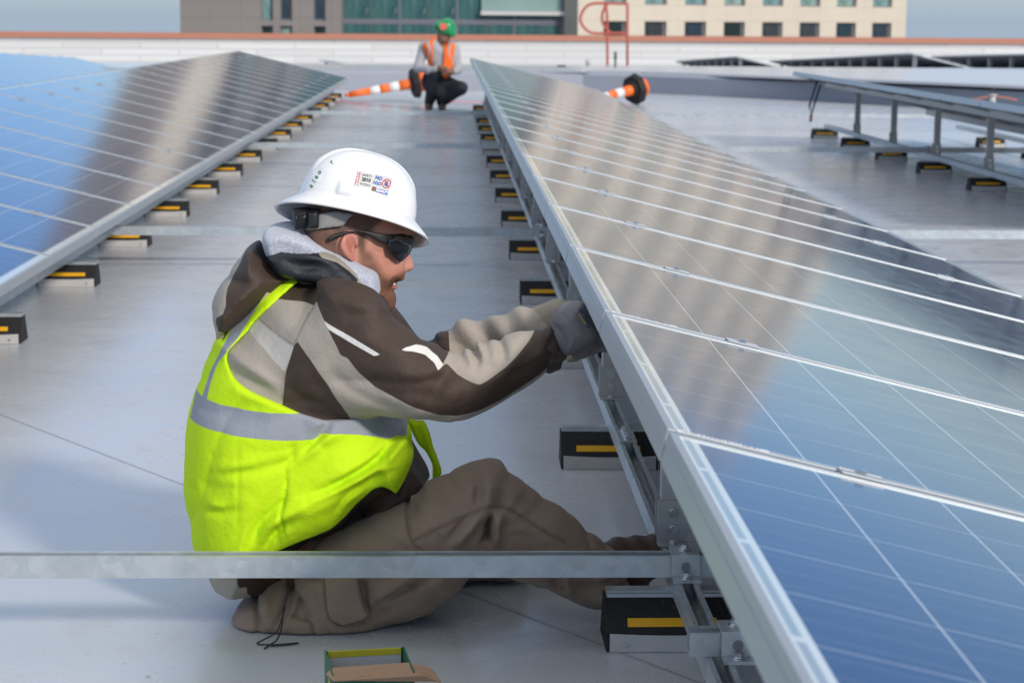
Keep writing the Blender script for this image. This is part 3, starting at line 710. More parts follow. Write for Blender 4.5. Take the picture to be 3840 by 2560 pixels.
Fb = smin(Fb, chain(g, [(anN, .026), (B3('E', 2140, 660, 3.92), .026), (B3('E', 2300, 500, 3.935), .022)], .02), .02); Fb = smin(Fb, capsule(g, anF, (.25, 4.265, .042), .022, .02), .02)
F = smin(Fh, Fb, .02); F = below(F, g, .014)
V, Q = nets(F, g); V = relax(V, Q, 1, .4)
x, z = V[:, 0], V[:, 2]
def vs(poly, x=x, z=z): return poly_sdf(poly, x, z)
col = np.tile(np.array([.52, .235, .16], np.float32), (len(V), 1))
def paint(poly, c, soft, amt=1., ymask=None, sp=True):
    P = spline(poly) if sp else poly; d = vs(P); m = np.clip(.5-d/soft, 0, 1)*amt
    if ymask is not None: m = m*ymask
    col[:] = col*(1-m[:, None])+np.array(c, np.float32)*m[:, None]; return m
hair = PL(YC, 'A', [(300, 500), (500, 150), (1250, 200), (1300, 640), (1100, 640), (1000, 690), (945, 760), (900, 800), (885, 900), (850, 930), (820, 830), (770, 760), (690, 790), (655, 880), (690, 980), (740, 1080), (600, 1180), (300, 1100)])
hm = paint(hair, (.085, .05, .036), .010, .9)
beard = PL(YC, 'A', [(850, 930), (930, 930), (985, 1010), (1030, 1100), (1075, 1180), (1110, 1220), (1150, 1185), (1215, 1160), (1240, 1190), (1165, 1240), (1140, 1300), (1170, 1400), (1140, 1520), (1000, 1500), (900, 1300), (850, 1150)])
bm_ = paint(beard, (.19, .082, .045), .014, .85)
goat = PL(YC, 'A', [(1050, 1300), (1085, 1250), (1120, 1310), (1170, 1340), (1160, 1460), (1120, 1520), (1040, 1460)]); gm = paint(goat, (.22, .095, .045), .008, .8)
must = PL(YC, 'A', [(1100, 1215), (1150, 1170), (1235, 1150), (1240, 1185), (1180, 1232), (1110, 1250)]); gm2 = paint(must, (.20, .085, .045), .006, .8)
paint(PL(YC, 'A', [(1240, 1040), (1330, 1040), (1330, 1170), (1220, 1170)]), (.60, .27, .20), .012, .8)
paint(PL(YC, 'A', [(1120, 1265), (1145, 1258), (1145, 1290), (1105, 1296)]), (.52, .16, .15), .003, .8)
paint(PL(YC, 'A', [(1090, 1248), (1160, 1240), (1158, 1262), (1095, 1268)]), (.10, .03, .03), .003, .8)
ear_m = paint(PL(YC, 'A', [(655, 905), (660, 800), (720, 745), (800, 745), (830, 800), (800, 1010), (740, 990)]), (.62, .25, .19), .004, .8, (V[:, 1]-SY(V[:, 0]) < YC-.074).astype(float))
paint(PL(YC, 'A', [(1000, 1000), (1150, 980), (1180, 1100), (1080, 1150)]), (.58, .24, .16), .03, .6)
paint(PL(YC, 'A', [(720, 850), (745, 800), (790, 800), (795, 860), (780, 960), (755, 940)]), (.36, .10, .06), .008, .75, (V[:, 1]-SY(V[:, 0]) < YC-.074).astype(float))
hairy = np.clip(hm*.9+bm_*.75+gm*.9+gm2*.7, 0, 1)*(1-ear_m)
skin = mesh_np('person', V, Q, m_skin(), None, {'hairy': hairy}, col)
person = tag(skin, 'man in a white hard hat and lime vest sitting and reaching under the panels', 'person')
# teeth
mb = MB()
for i in range(6):
    c = A3(1150-i*1.5, 1248, YC-.02) ; yy = YC-.022+i*.0075+SY(c[0]); mb.box(c[0]-.004+.0005*i-.0015*abs(i-3), c[0]+.0012-.0012*abs(i-3), yy-.0036, yy+.0036, c[2]-.0055, c[2]+.003, .001)
mb.build('teeth', plain('teeth_white', (.75, .72, .64), .3), skin)
# ---- grey hooded sweatshirt collar
gh = Grid(np.arange(-.50, -.08, .0035), np.arange(3.80, 4.10, .0035), np.arange(.52, .80, .0035))
hoodP = PL(YC-.06, 'B', [(548, 810), (556, 745), (600, 705), (680, 686), (760, 686), (850, 712), (950, 762), (1080, 838), (1200, 902), (1310, 960), (1395, 1018), (1418, 1070), (1424, 1140), (1420, 1180), (1380, 1210), (1300, 1180), (1150, 1120), (1000, 1100), (700, 1060), (590, 930)])
Fk = inflate(gh, hoodP, YC, .110, .024, 2.6)
Fk += line_field([(PL(YC, 'A', [(840, 1010), (900, 1080), (980, 1200), (1030, 1290)]), .004, .001), (PL(YC, 'A', [(700, 960), (800, 1060), (900, 1180)]), .006, .001), (PL(YC, 'B', [(600, 760), (760, 730), (900, 790)]), .012, -.001)], gh.X2, gh.Z2)[:, None, :]
V, Q = nets(Fk, gh); V = relax(V, Q, 2)
tt = NT('grey_marl_jersey'); vv = tt.tc(); n = tt.noise(260, 4, vv, .7); tt.bump(tt.noise(500, 2, vv), .5, .002)
tt.set(tt.mix(tt.mr(n, .35, .65), (.33, .35, .42), (.55, .57, .64)), .9); tt.b.inputs['Sheen Weight'].default_value = .3
mesh_np('sweatshirt_hood', V, Q, tt.m, skin)
# ---- jacket: torso, hanging hood, collar, both sleeves
gj = Grid(np.arange(-.62, .36, .0044), np.arange(3.62, 4.30, .0052), np.arange(.06, .82, .0044))
torsoP = PL(YT, 'C', [(285, 60), (262, 170), (205, 300), (163, 430), (133, 530), (110, 670), (99, 800), (97, 950), (106, 1100), (132, 1300), (166, 1430)], 'E', [(88, 560), (105, 625), (128, 700), (160, 722), (185, 775), (215, 812), (260, 800), (330, 742), (460, 640)], 'C', [(800, 1400), (980, 1320), (1100, 1250), (1200, 1130), (1380, 1060), (1420, 990), (1450, 850), (1440, 700), (1425, 560), (1400, 350), (1380, 150)], 'B', [(1480, 1230), (1430, 1160), (1330, 1100), (1200, 1040), (1000, 1010), (760, 1000), (560, 1100), (420, 1300)])
NS = .0055
def torso(g, infl=0., tw=0.):
    T = (.205+tw-.022*np.clip((g.Z2-.50)/.22, 0, 1)).astype(np.float32)
    return inflate(g, torsoP, YT, T, .17, 2.0)-infl
Ft = torso(gj)
vreg = PL(3.78, 'C', [(250, 150), (100, 300), (0, 600), (-30, 1000), (20, 1600), (400, 1600), (637, 1424), (800, 1352), (980, 1284), (1062, 1222), (1152, 1122), (1240, 1034), (1292, 1018), (1430, 1010), (1502, 830), (1445, 600), (950, 620), (800, 580), (680, 530), (500, 465), (380, 400), (300, 330), (285, 240), (300, 190)])
Ft = Ft+(.014*np.clip(-poly_sdf(vreg, gj.X2, gj.Z2)/.02, 0, 1))[:, None, :]
jw = [(PL(3.78, 'C', [(340, 310), (480, 360), (640, 440)]), .012, .007), (PL(3.78, 'C', [(360, 240), (520, 300), (680, 400)]), .010, -.005), (PL(3.78, 'C', [(720, 380), (800, 440), (900, 470)]), .012, .008)]
Ft = Ft+line_field(jw, gj.X2, gj.Z2)[:, None, :]
hoodB = PL(YT-.07, 'B', [(484, 812), (520, 825), (545, 880), (600, 940), (680, 985), (800, 1015), (920, 1035), (1000, 1060), (930, 1090), (800, 1120), (640, 1220), (500, 1340), (400, 1420), (330, 1480), (265, 1510), (250, 1590), (220, 1580), (190, 1450), (165, 1350), (162, 1290), (190, 1200), (250, 1080), (310, 990), (370, 920), (410, 860), (455, 828)])
Fo = inflate(gj, hoodB, YT, (.165-.02*np.clip((.55-gj.Z2)/.1, 0, 1)).astype(np.float32), .070, 2.3)
Fo = Fo+line_field([(PL(3.8, 'H', [(800, 120), (700, 350), (640, 600), (520, 800)]), .03, .006), (PL(3.8, 'H', [(1150, 330), (900, 480), (700, 640)]), .015, .004), (PL(3.8, 'H', [(900, 300), (760, 480), (600, 700)]), .012, -.003)], gj.X2, gj.Z2)[:, None, :]
Fo = np.maximum(Fo, -inflate(gj, PL(YC-.12, 'B', [(560, 800), (800, 700), (1300, 960), (1100, 1010), (900, 1012), (700, 968), (590, 905)]), YC, .165, .04))
Fjk = smin(Ft, Fo, .012)
armP = PL(3.73, 'B', [(1040, 1060), (1200, 1080), (1330, 1120), (1420, 1170), (1500, 1270), (1530, 1350), (1600, 1400), (1680, 1450), (1740, 1500), (1830, 1503), (1880, 1512)], 'C', [(1640, 113), (1680, 128), (1712, 150), (1735, 178)], 'D', [(20, 640), (70, 600), (130, 588), (200, 598), (262, 604), (330, 562), (420, 538), (520, 520), (610, 505), (690, 492), (745, 474), (795, 470), (830, 540), (852, 610), (868, 690), (880, 712), (862, 750), (835, 790), (812, 812), (757, 838), (690, 900), (600, 962), (500, 1022), (400, 1082), (300, 1130), (200, 1170), (100, 1198), (0, 1208)], 'C', [(1880, 615), (1750, 628), (1600, 624), (1400, 606), (1200, 600), (1080, 598), (930, 575), (830, 540), (730, 470), (690, 350), (690, 200), (720, 50)], 'B', [(900, 1250), (930, 1130)])
ax = gj.X2
yarm = (3.800-.070*np.clip((ax+.30)/.22, 0, 1)+.045*np.clip((ax-.03)/.2, 0, 1)).astype(np.float32)
Tarm = (.088-.022*np.clip((ax+.05)/.25, 0, 1)).astype(np.float32)
Fa = inflate(gj, armP, yarm, Tarm, .075, 2.0)
aw = [(PL(3.68, 'B', [(1040, 1300), (1200, 1340), (1380, 1350), (1500, 1330)]), .014, .006), (PL(3.68, 'B', [(1050, 1400), (1250, 1440), (1500, 1480), (1640, 1530)]), .012, .0065), (PL(3.68, 'B', [(1100, 1230), (1300, 1260), (1480, 1290)]), .016, -.006),
      (PL(3.68, 'C', [(1000, 40), (1150, 60), (1330, 100)]), .012, -.004),
      (PL(3.68, 'D', [(70, 625), (140, 660), (185, 730), (175, 800)]), .0085, .015), (PL(3.68, 'D', [(20, 660), (80, 720), (120, 800)]), .010, .008), (PL(3.68, 'D', [(100, 610), (190, 640), (230, 720), (215, 800)]), .009, -.008),
      (PL(3.68, 'D', [(330, 590), (375, 640), (395, 710), (370, 760)]), .009, .011), (PL(3.68, 'D', [(280, 610), (320, 690), (310, 780)]), .011, -.006), (PL(3.68, 'D', [(700, 520), (760, 600), (770, 700), (750, 800)]), .008, .007),
      (PL(3.68, 'D', [(650, 560), (600, 700), (500, 820), (350, 950)]), .014, .005), (PL(3.68, 'D', [(560, 520), (480, 640), (420, 760)]), .012, -.004),
      (PL(3.68, 'C', [(1690, 330), (1640, 400), (1560, 520)]), .012, .007), (PL(3.68, 'C', [(1080, 230), (1250, 300), (1450, 330), (1600, 330)]), .016, -.005), (PL(3.68, 'C', [(1180, 420), (1350, 440), (1550, 440), (1700, 500)]), .012, .004),
      (PL(3.68, 'C', [(960, 300), (1050, 400), (1250, 500), (1450, 560)]), .012, .005), (PL(3.68, 'C', [(820, 250), (860, 380), (960, 500)]), .012, .005), (PL(3.68, 'C', [(1860, 330), (1800, 450), (1750, 560)]), .010, .004), (PL(3.68, 'C', [(1580, 110), (1660, 170), (1690, 240)]), .010, .011)]
Fa = Fa+line_field(aw, gj.X2, gj.Z2)[:, None, :]
Fjk = smin(Fjk, Fa, .05)
# far sleeve
Ff = chain(gj, [(B3('B', 1200, 1300, 4.06), .075), (B3('C', 1500, 330, 4.16), .062), (B3('D', 120, 640, 4.12), .056), (B3('D', 560, 520, 4.05), .046), (B3('D', 640, 500, 4.03), .043)], .04)
Ff = Ff+.004*np.sin(gj.X*90+gj.Z*60)
Fjk = smin(Fjk, Ff, .02)
# open front lining hanging by the far thigh
lin = PL(4.02, 'C', [(1420, 560), (1450, 660), (1520, 790), (1590, 890), (1606, 962), (1560, 990), (1500, 1000), (1430, 1040), (1400, 900), (1390, 700)])
Fjk = smin(Fjk, inflate(gj, PL(3.95, 'C', [(1150, 1120), (1250, 960), (1420, 860), (1500, 900), (1570, 990), (1540, 1080), (1400, 1200), (1200, 1230)]), 3.95, .13, .06), .012)
Fjk = smin(Fjk, inflate(gj, lin, 4.00, .055, .03), .012)
Fjk = Fjk+(folds(gj.X2, gj.Z2, 22, -.25, 2.6, 21)*.0070+folds(gj.X2, gj.Z2, 34, .5, 2.0, 27)*.0038+noise2(gj.X2, gj.Z2, 26, 5)*.0022+noise2(gj.X2, gj.Z2, 60, 9)*.0009)[:, None, :]
V, Q = nets(Fjk, gj); V = relax(V, Q, 1, .4)
x, z = V[:, 0], V[:, 2]; YJ = 3.69; YTn = 3.75
def vd(Y, *s, sp=False):
    P = PL(Y, *s); P = spline(P) if sp else P; return poly_sdf(P, x, z)
stripe = vd(YJ, 'C', [(874, -90), (925, 0), (1000, 140), (1038, 214), (1080, 226), (1150, 312), (1250, 400), (1400, 472), (1500, 522), (1650, 575), (1800, 590), (1981, 548), (1990, 570), (1880, 680), (1500, 700), (1100, 690), (1072, 600), (1040, 540), (1000, 480), (960, 410), (900, 330), (850, 260), (770, 160), (740, 130)])
back = vd(YTn, 'H', [(880, 560), (985, 622), (1385, 641), (1400, 700), (1215, 990), (1195, 1010), (1110, 1280), (1075, 1600), (900, 1600), (300, 1400), (480, 1100), (700, 830)])
pts_fore = vd(YJ, 'C', [(1636, 300), (1690, 262), (1760, 325), (1850, 372), (1890, 383)], 'D', [(205, 905), (260, 880), (400, 790), (500, 700), (600, 600), (680, 500), (800, 480), (840, 440), (700, 420), (300, 480), (0, 540)], 'C', [(1850, 60), (1740, 130), (1715, 205)])
under = vd(YJ, 'D', [(748, 815), (700, 860), (560, 945), (380, 1055), (200, 1128), (0, 1165), (0, 1300), (900, 1200), (800, 830)])
tail = vd(3.80, 'F', [(40, 640), (380, 640), (385, 700), (400, 755), (470, 750), (465, 830), (520, 940), (300, 1080), (100, 1080), (0, 800)])
hoodT = vd(3.80, 'H', [(700, 100), (655, 170), (625, 260), (560, 380), (520, 480), (512, 560), (515, 650), (490, 720), (410, 775), (405, 830), (430, 900), (480, 935), (440, 1080), (200, 1080), (200, 400), (600, 60)])
hmask = np.where(x < vd(YT, 'B', [(0, 0), (1, 0), (0, 1)])*0+PL(YT, 'B', [(560, 0)])[0, 0], 0, 1)
hoodT = np.where(hmask > 0, .05, hoodT)
tan = np.minimum.reduce([stripe, back, pts_fore, under, tail, hoodT])
lite = vd(YTn, 'H', [(780, 820), (830, 845), (1170, 1010), (1190, 1015), (1155, 1130), (1095, 1275), (960, 1150), (700, 930)])
lite = np.maximum(lite, -vd(YTn, 'H', [(0, 0), (1, 0), (0, 1)]) * 0-1)
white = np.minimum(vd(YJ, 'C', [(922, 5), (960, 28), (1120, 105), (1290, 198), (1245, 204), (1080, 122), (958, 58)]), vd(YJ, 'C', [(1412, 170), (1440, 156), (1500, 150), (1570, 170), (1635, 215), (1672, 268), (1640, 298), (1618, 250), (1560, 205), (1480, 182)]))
zip_ = vd(YT-.12, 'B', [(1510, 1330), (1560, 1370), (1545, 1392), (1505, 1350)])
dark = poly_sdf(PL(YC, 'B', [(500, 800), (800, 690), (1350, 990), (1080, 1012), (900, 1016), (740, 990), (620, 930), (545, 860)]), x, z)
dark = np.where(np.abs(V[:, 1]-YC) < .116, dark, .05)
side = V[:, 1] > 3.92                         # the far sleeve is plain tan on top
tan = np.where(side & (V[:, 0] > 0.0), -.01, tan)
lin2 = np.where((V[:, 1] > 3.9) & (V[:, 1] < 4.08), poly_sdf(PL(4.0, 'C', [(1430, 600), (1640, 600), (1640, 1060), (1380, 1060)]), x, z), .05)
sl = [([('H', (985, 620), (1380, 640))], 1)]
def seamlines(x, z, lines):
    F = np.zeros(x.shape, np.float32)
    for P, w in lines:
        d = np.full(x.shape, 1e9)
        P = spline(P, 4, False)
        for i in range(len(P)-1):
            ax_, az_ = P[i]; ex, ez = P[i+1]-P[i]; L = ex*ex+ez*ez+1e-12; h = np.clip(((x-ax_)*ex+(z-az_)*ez)/L, 0, 1); d = np.minimum(d, np.hypot(x-ax_-ex*h, z-az_-ez*h))
        F = np.maximum(F, np.clip(1-d/w, 0, 1))
    return F
seam = seamlines(x, z, [(PL(YJ, 'H', [(1390, 630), (1480, 560), (1600, 500), (1690, 470)]), .004), (PL(YJ, 'B', [(945, 1250), (1040, 1180), (1150, 1130), (1280, 1120)]), .004), (PL(YTn, 'H', [(1385, 641), (1300, 780), (1215, 960), (1195, 1010)]), .0035), (PL(YTn, 'H', [(830, 830), (1000, 930), (1170, 1005)]), .003), (PL(YTn, 'H', [(1100, 1280), (1085, 1400), (1075, 1560)]), .0035)])
seam = seam*(V[:, 1] < 3.9)
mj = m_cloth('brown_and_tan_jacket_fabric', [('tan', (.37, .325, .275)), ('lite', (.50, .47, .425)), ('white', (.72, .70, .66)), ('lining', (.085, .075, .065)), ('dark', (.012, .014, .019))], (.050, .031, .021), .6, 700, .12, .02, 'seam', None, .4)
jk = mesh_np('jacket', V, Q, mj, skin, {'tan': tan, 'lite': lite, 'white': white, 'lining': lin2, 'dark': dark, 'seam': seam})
# stand-up jacket collar (dark inside, tan band)
gc = Grid(np.arange(-.50, -.05, .0035), np.arange(3.78, 4.12, .0040), np.arange(.46, .74, .0035))
colP = PL(YC-.10, 'B', [(570, 900), (640, 860), (760, 828), (860, 815), (930, 822), (1000, 845), (1120, 900), (1250, 1000), (1300, 1070), (1370, 1150), (1420, 1230), (1440, 1310), (1260, 1310), (1000, 1150), (700, 1080), (600, 980)])
Fc = inflate(gc, colP, YC, .138, .026, 2.6)+line_field([(PL(3.83, 'B', [(700, 920), (850, 960), (1000, 960), (1130, 1000)]), .008, .0016), (PL(3.83, 'B', [(650, 880), (850, 880), (1050, 930)]), .012, -.0008), (PL(3.83, 'B', [(780, 1000), (950, 990), (1100, 1020)]), .006, .001)], gc.X2, gc.Z2)[:, None, :]
V, Q = nets(Fc, gc); V = relax(V, Q, 2); x, z = V[:, 0], V[:, 2]
ctan = np.minimum(poly_sdf(PL(3.84, 'B', [(938, 800), (965, 870), (1000, 905), (1110, 945), (1200, 1010), (1265, 1075), (1285, 1040), (1330, 1070), (1420, 1150), (1500, 1100), (1300, 900), (1100, 830)]), x, z), poly_sdf(PL(3.84, 'B', [(1270, 1050), (1245, 1105), (1360, 1125), (1400, 1140)]), x, z))
mesh_np('jacket_collar', V, Q, m_cloth('dark_collar_lining', [('tan', (.33, .31, .25))], (.016, .018, .024), .45, 600, .1, 0), skin, {'tan': ctan})
# sleeve cuff, ribbed and dark
gk = Grid(np.arange(.10, .34, .003), np.arange(3.68, 3.86, .003), np.arange(.42, .66, .003))
cufP = PL(3.76, 'D', [(700, 520), (770, 540), (820, 590), (845, 650), (868, 690), (884, 715), (868, 745), (845, 775), (832, 800), (800, 815), (755, 842), (700, 800), (670, 680), (670, 570)])
Fk = inflate(gk, cufP, 3.765, .052, .04, 2)+.0022*np.sin(240*(gk.Z+.5*gk.Y))
Fk += line_field([(PL(3.71, 'D', [(740, 530), (790, 640), (800, 780)]), .006, .007), (PL(3.71, 'D', [(800, 600), (850, 700)]), .004, .004)], gk.X2, gk.Z2)[:, None, :]
V, Q = nets(Fk, gk); V = relax(V, Q, 1)
mesh_np('sleeve_cuff', V, Q, m_cloth('dark_brown_ribbed_cuff', [], (.045, .034, .028), .8), jk)
# ---- high-visibility vest
gv = Grid(np.arange(-.62, .06, .0036), np.arange(3.655, 4.17, .0046), np.arange(.14, .76, .0036))
E_ = torso(gv)
vw = [([(240, 960), (420, 925), (560, 895), (690, 858)], .010, .006), ([(260, 930), (400, 890), (540, 860)], .010, -.004), ([(190, 1195), (300, 1185), (420, 1150)], .010, .006), ([(200, 1160), (330, 1140)], .009, -.004),
      ([(520, 1400), (600, 1260), (700, 1185), (830, 1110), (960, 1040)], .012, -.010), ([(470, 1390), (540, 1250), (640, 1150), (690, 1080)], .009, .008), ([(560, 1420), (640, 1300), (760, 1220)], .008, .007),
      ([(700, 870), (705, 1000), (690, 1100), (672, 1190), (690, 1340)], .004, .006), ([(745, 740), (730, 840), (640, 880)], .008, .006), ([(1050, 680), (930, 720), (850, 790), (740, 850)], .011, -.009), ([(960, 670), (880, 740), (800, 800), (720, 850)], .007, .009),
      ([(840, 1065), (1000, 1000), (1180, 905), (1300, 820), (1390, 730)], .008, .011), ([(880, 1090), (1040, 1020), (1220, 930), (1340, 850), (1420, 780)], .008, -.008), ([(960, 980), (1130, 890), (1270, 790), (1350, 740)], .012, -.006), ([(1250, 860), (1310, 880), (1320, 830)], .006, .007),
      ([(1000, 1200), (1040, 1120), (1100, 1060), (1200, 1000), (1340, 940)], .009, .008), ([(1020, 1210), (1080, 1110), (1160, 1060)], .006, -.006), ([(780, 1190), (900, 1140), (1050, 1080)], .012, -.005), ([(150, 1000), (240, 1050), (380, 1060)], .02, .004),
      ([(330, 420), (480, 470), (640, 500)], .010, -.003), ([(280, 560), (430, 600), (620, 610)], .02, .003), ([(900, 600), (960, 620), (900, 700), (860, 720)], .010, .009), ([(1380, 620), (1390, 700), (1360, 750)], .010, .006), ([(400, 720), (410, 1000), (400, 1400)], .004, .0015), ([(600, 1350), (650, 1300), (640, 1420)], .008, .005)]
vf = line_field([(PL(3.75, 'C', p), w, d*1.1) for p, w, d in vw], gv.X2, gv.Z2)*1.0+folds(gv.X2, gv.Z2, 20, .75, 2.5, 4)*.0055+folds(gv.X2, gv.Z2, 44, .6, 2.2, 6)*.002+noise2(gv.X2, gv.Z2, 18, 3)*.0035+noise2(gv.X2, gv.Z2, 45, 8)*.0012
vf = np.clip(vf, -.015, .017)
flare = PL(YT-.08, 'C', [(900, 700), (1440, 640), (1482, 760), (1502, 830), (1482, 900), (1430, 1010), (1383, 1082), (1340, 1042), (1292, 1018), (1240, 1033), (1150, 1122), (1060, 1222), (980, 1283), (800, 1352), (640, 1425), (560, 1430), (600, 1100)])
E_ = smin(E_-.009, inflate(gv, flare, YT-.10, .105, .07, 2), .03)
E_ = E_+vf[:, None, :]
region = poly_sdf(PL(3.78, 'B', [(917, 1050), (800, 1075), (700, 1110), (600, 1180), (480, 1270), (380, 1360), (290, 1470), (235, 1560)], 'C', [(250, 150), (100, 300), (0, 600), (-30, 1000), (20, 1600), (400, 1600), (637, 1424), (800, 1352), (980, 1284), (1062, 1222), (1152, 1122), (1240, 1034), (1292, 1018), (1342, 1042), (1383, 1082), (1430, 1010), (1482, 900), (1502, 830), (1482, 760), (1440, 690), (1445, 560), (1300, 560), (1100, 590), (950, 590), (800, 545), (680, 495), (600, 465), (500, 430), (430, 395), (380, 362), (345, 320), (325, 275), (322, 240), (335, 200), (380, 155), (445, 92)], 'B', [(480, 1410), (560, 1330), (640, 1260), (740, 1170), (830, 1108)]), gv.X2, gv.Z2)
Fv = smax(E_, np.broadcast_to(region[:, None, :], E_.shape).astype(np.float32), .006)
Fv = np.maximum(Fv, -(torso(gv)+.05))          # hollow: a shell over the jacket
V, Q = nets(Fv, gv); V = relax(V, Q, 1, .5); x, z = V[:, 0], V[:, 2]
sil = np.minimum(vd(3.755, 'C', [(90, 500), (140, 512), (300, 532), (450, 545), (700, 555), (860, 560), (900, 590), (960, 592), (1200, 602), (1440, 612), (1442, 735), (1330, 746), (1240, 725), (1150, 700), (1040, 682), (950, 678), (915, 690), (880, 718), (700, 720), (450, 706), (250, 690), (105, 675), (60, 670)]),
                 vd(3.79, 'H', [(255, 1600), (262, 1560), (310, 1400), (330, 1330), (440, 1120), (490, 1020), (560, 880), (620, 760), (670, 700), (800, 600), (925, 515), (880, 560), (830, 640), (760, 750), (680, 880), (620, 980), (540, 1070), (420, 1230), (375, 1330), (345, 1440), (322, 1560), (320, 1600)]))
trim = np.abs(poly_sdf(PL(3.78, 'B', [(917, 1050), (800, 1075), (700, 1110), (600, 1180), (480, 1270), (380, 1360), (290, 1470), (235, 1560)], 'C', [(250, 150), (100, 300), (0, 600), (-30, 1000), (20, 1600), (400, 1600), (637, 1424), (800, 1352), (980, 1284), (1062, 1222), (1152, 1122), (1240, 1034), (1292, 1018), (1342, 1042), (1383, 1082), (1430, 1010), (1482, 900), (1502, 830), (1482, 760), (1440, 690), (1445, 560), (1300, 560), (1100, 590), (950, 590), (800, 545), (680, 495), (600, 465), (500, 430), (430, 395), (380, 362), (345, 320), (325, 275), (322, 240), (335, 200), (380, 155), (445, 92)], 'B', [(480, 1410), (560, 1330), (640, 1260), (740, 1170), (830, 1108)]), x, z)+.012)-.0006
mv = m_cloth('lime_vest_fabric', [('trim', (.36, .62, .015)), ('silver', (.30, .325, .37))], (.57, .84, .010), .72, 800, .05, .0, spec=.2)
mesh_np('safety_vest', V, Q, mv, skin, {'silver': sil, 'trim': trim})
# far front panel of the vest
gf = Grid(np.arange(-.12, .06, .003), np.arange(4.02, 4.16, .003), np.arange(.22, .54, .003))
flapP = PL(4.09, 'C', [(1440, 600), (1500, 618), (1552, 624), (1585, 690), (1610, 780), (1640, 860), (1662, 938), (1640, 975), (1605, 985), (1600, 900), (1560, 830), (1500, 740)])
V, Q = nets(inflate(gf, flapP, 4.09, .012, .012)+line_field([(PL(4.09, 'C', [(1520, 640), (1545, 760), (1600, 900)]), .006, .004)], gf.X2, gf.Z2)[:, None, :], gf); V = relax(V, Q, 1)
mesh_np('vest_front', V, Q, mv, skin, {'silver': np.full(len(V), .05), 'trim': np.full(len(V), .05)})
# ---- trousers
gt = Grid(np.arange(-.56, .36, .0038), np.arange(3.68, 4.38, .0050), np.arange(-.01, .42, .0038))
legN = PL(3.86, 'E', [(560, 560), (640, 440), (760, 350), (860, 290), (950, 248), (1040, 198), (1090, 158), (1200, 116), (1290, 80), (1350, 55), (1430, 26), (1490, 15), (1545, 28), (1580, 72), (1640, 100), (1685, 135), (1710, 165), (1830, 242), (1960, 342), (2060, 420), (2140, 478), (2175, 560), (2160, 640), (2135, 700), (2090, 750), (2045, 772), (1990, 765), (1930, 745), (1850, 710), (1740, 675), (1620, 640), (1540, 600), (1470, 560), (1420, 590), (1340, 690), (1200, 775), (1090, 820), (1000, 850), (880, 888), (760, 920), (640, 940), (520, 938), (400, 920), (300, 893), (225, 850), (204, 822), (215, 785), (300, 690), (420, 620)])
yl = (3.855+.0*gt.X2).astype(np.float32)
Tl = (.118-.045*np.clip((gt.X2+.05)/.3, 0, 1)).astype(np.float32)
Fl = inflate(gt, legN, yl, Tl, .095, 2.0)
hips = PL(3.95, 'E', [(230, 840), (215, 790), (260, 720), (330, 640), (500, 560), (700, 480), (900, 420), (1000, 600), (900, 780), (700, 880), (500, 905), (330, 880)])
Fl = smin(Fl, inflate(gt, hips, 3.96, .20, .13, 2), .03)
kF = B3('E', 1300, 700, 4.10)
far1 = chain(gt, [((-.25, 4.02, .125), .10), ((.02, 4.14, .085), .083), ((.085, 4.17, .080), .078)], .03)
far2 = chain(gt, [((.085, 4.17, .080), .078), ((.11, 4.14, .06), .056), ((.12, 4.24, .05), .045)], .03)
Fl = smin(Fl, smin(far1, far2, .03), .02)
FW = lambda *p: PL(3.74, 'F', list(p))
GW = lambda *p: PL(3.75, 'G', list(p))
EW = lambda *p: PL(3.75, 'E', list(p))
tw = [(FW((500, 960), (520, 1080), (565, 1190), (545, 1290)), .006, .005), (FW((690, 820), (780, 860), (830, 850)), .005, .008), (FW((840, 860), (850, 960), (820, 1080), (760, 1180)), .010, .012), (FW((620, 880), (620, 1000), (640, 1120)), .012, -.007),
      (FW((880, 930), (960, 1000), (930, 1100), (860, 1160)), .007, .008), (FW((950, 960), (1040, 1080), (1090, 1150)), .006, .006), (FW((1580, 880), (1620, 960), (1650, 1030)), .007, .009), (FW((1660, 1030), (1850, 900), (2050, 800), (2300, 700)), .009, .009), (FW((1200, 1100), (1500, 1130), (1800, 1050), (2100, 900)), .014, .006),
      (FW((1690, 960), (1900, 820), (2100, 720)), .010, -.006), (FW((1600, 720), (1600, 820), (1640, 900)), .008, .008),
      (GW((690, 930), (690, 820), (715, 720)), .0055, .022), (GW((640, 930), (660, 900), (710, 900)), .004, .012), (GW((430, 940), (520, 830), (600, 740), (630, 680)), .012, -.009), (GW((760, 940), (770, 800), (790, 700)), .008, -.008), (GW((380, 900), (470, 800), (560, 720)), .008, .006),
      (GW((630, 470), (620, 560), (600, 660)), .010, .007), (GW((830, 520), (800, 600), (790, 680)), .010, .006), (GW((700, 480), (700, 560), (690, 640)), .012, -.005), (GW((60, 460), (110, 510), (160, 620)), .009, .009), (GW((130, 560), (110, 680), (90, 800)), .010, .005), (GW((40, 540), (60, 700), (90, 880)), .004, .004),
      (GW((850, 420), (950, 480), (1050, 520)), .014, .005), (GW((880, 380), (1000, 440), (1040, 480)), .008, .004), (GW((830, 950), (900, 890), (1100, 920)), .010, .004), (GW((1180, 1180), (1240, 1280), (1290, 1370)), .012, .007), (GW((1300, 1200), (1320, 1300), (1380, 1400)), .010, -.004), (GW((1600, 1160), (1680, 1220), (1740, 1260)), .004, .004), (GW((1450, 1300), (1550, 1350), (1620, 1400)), .012, .005)]
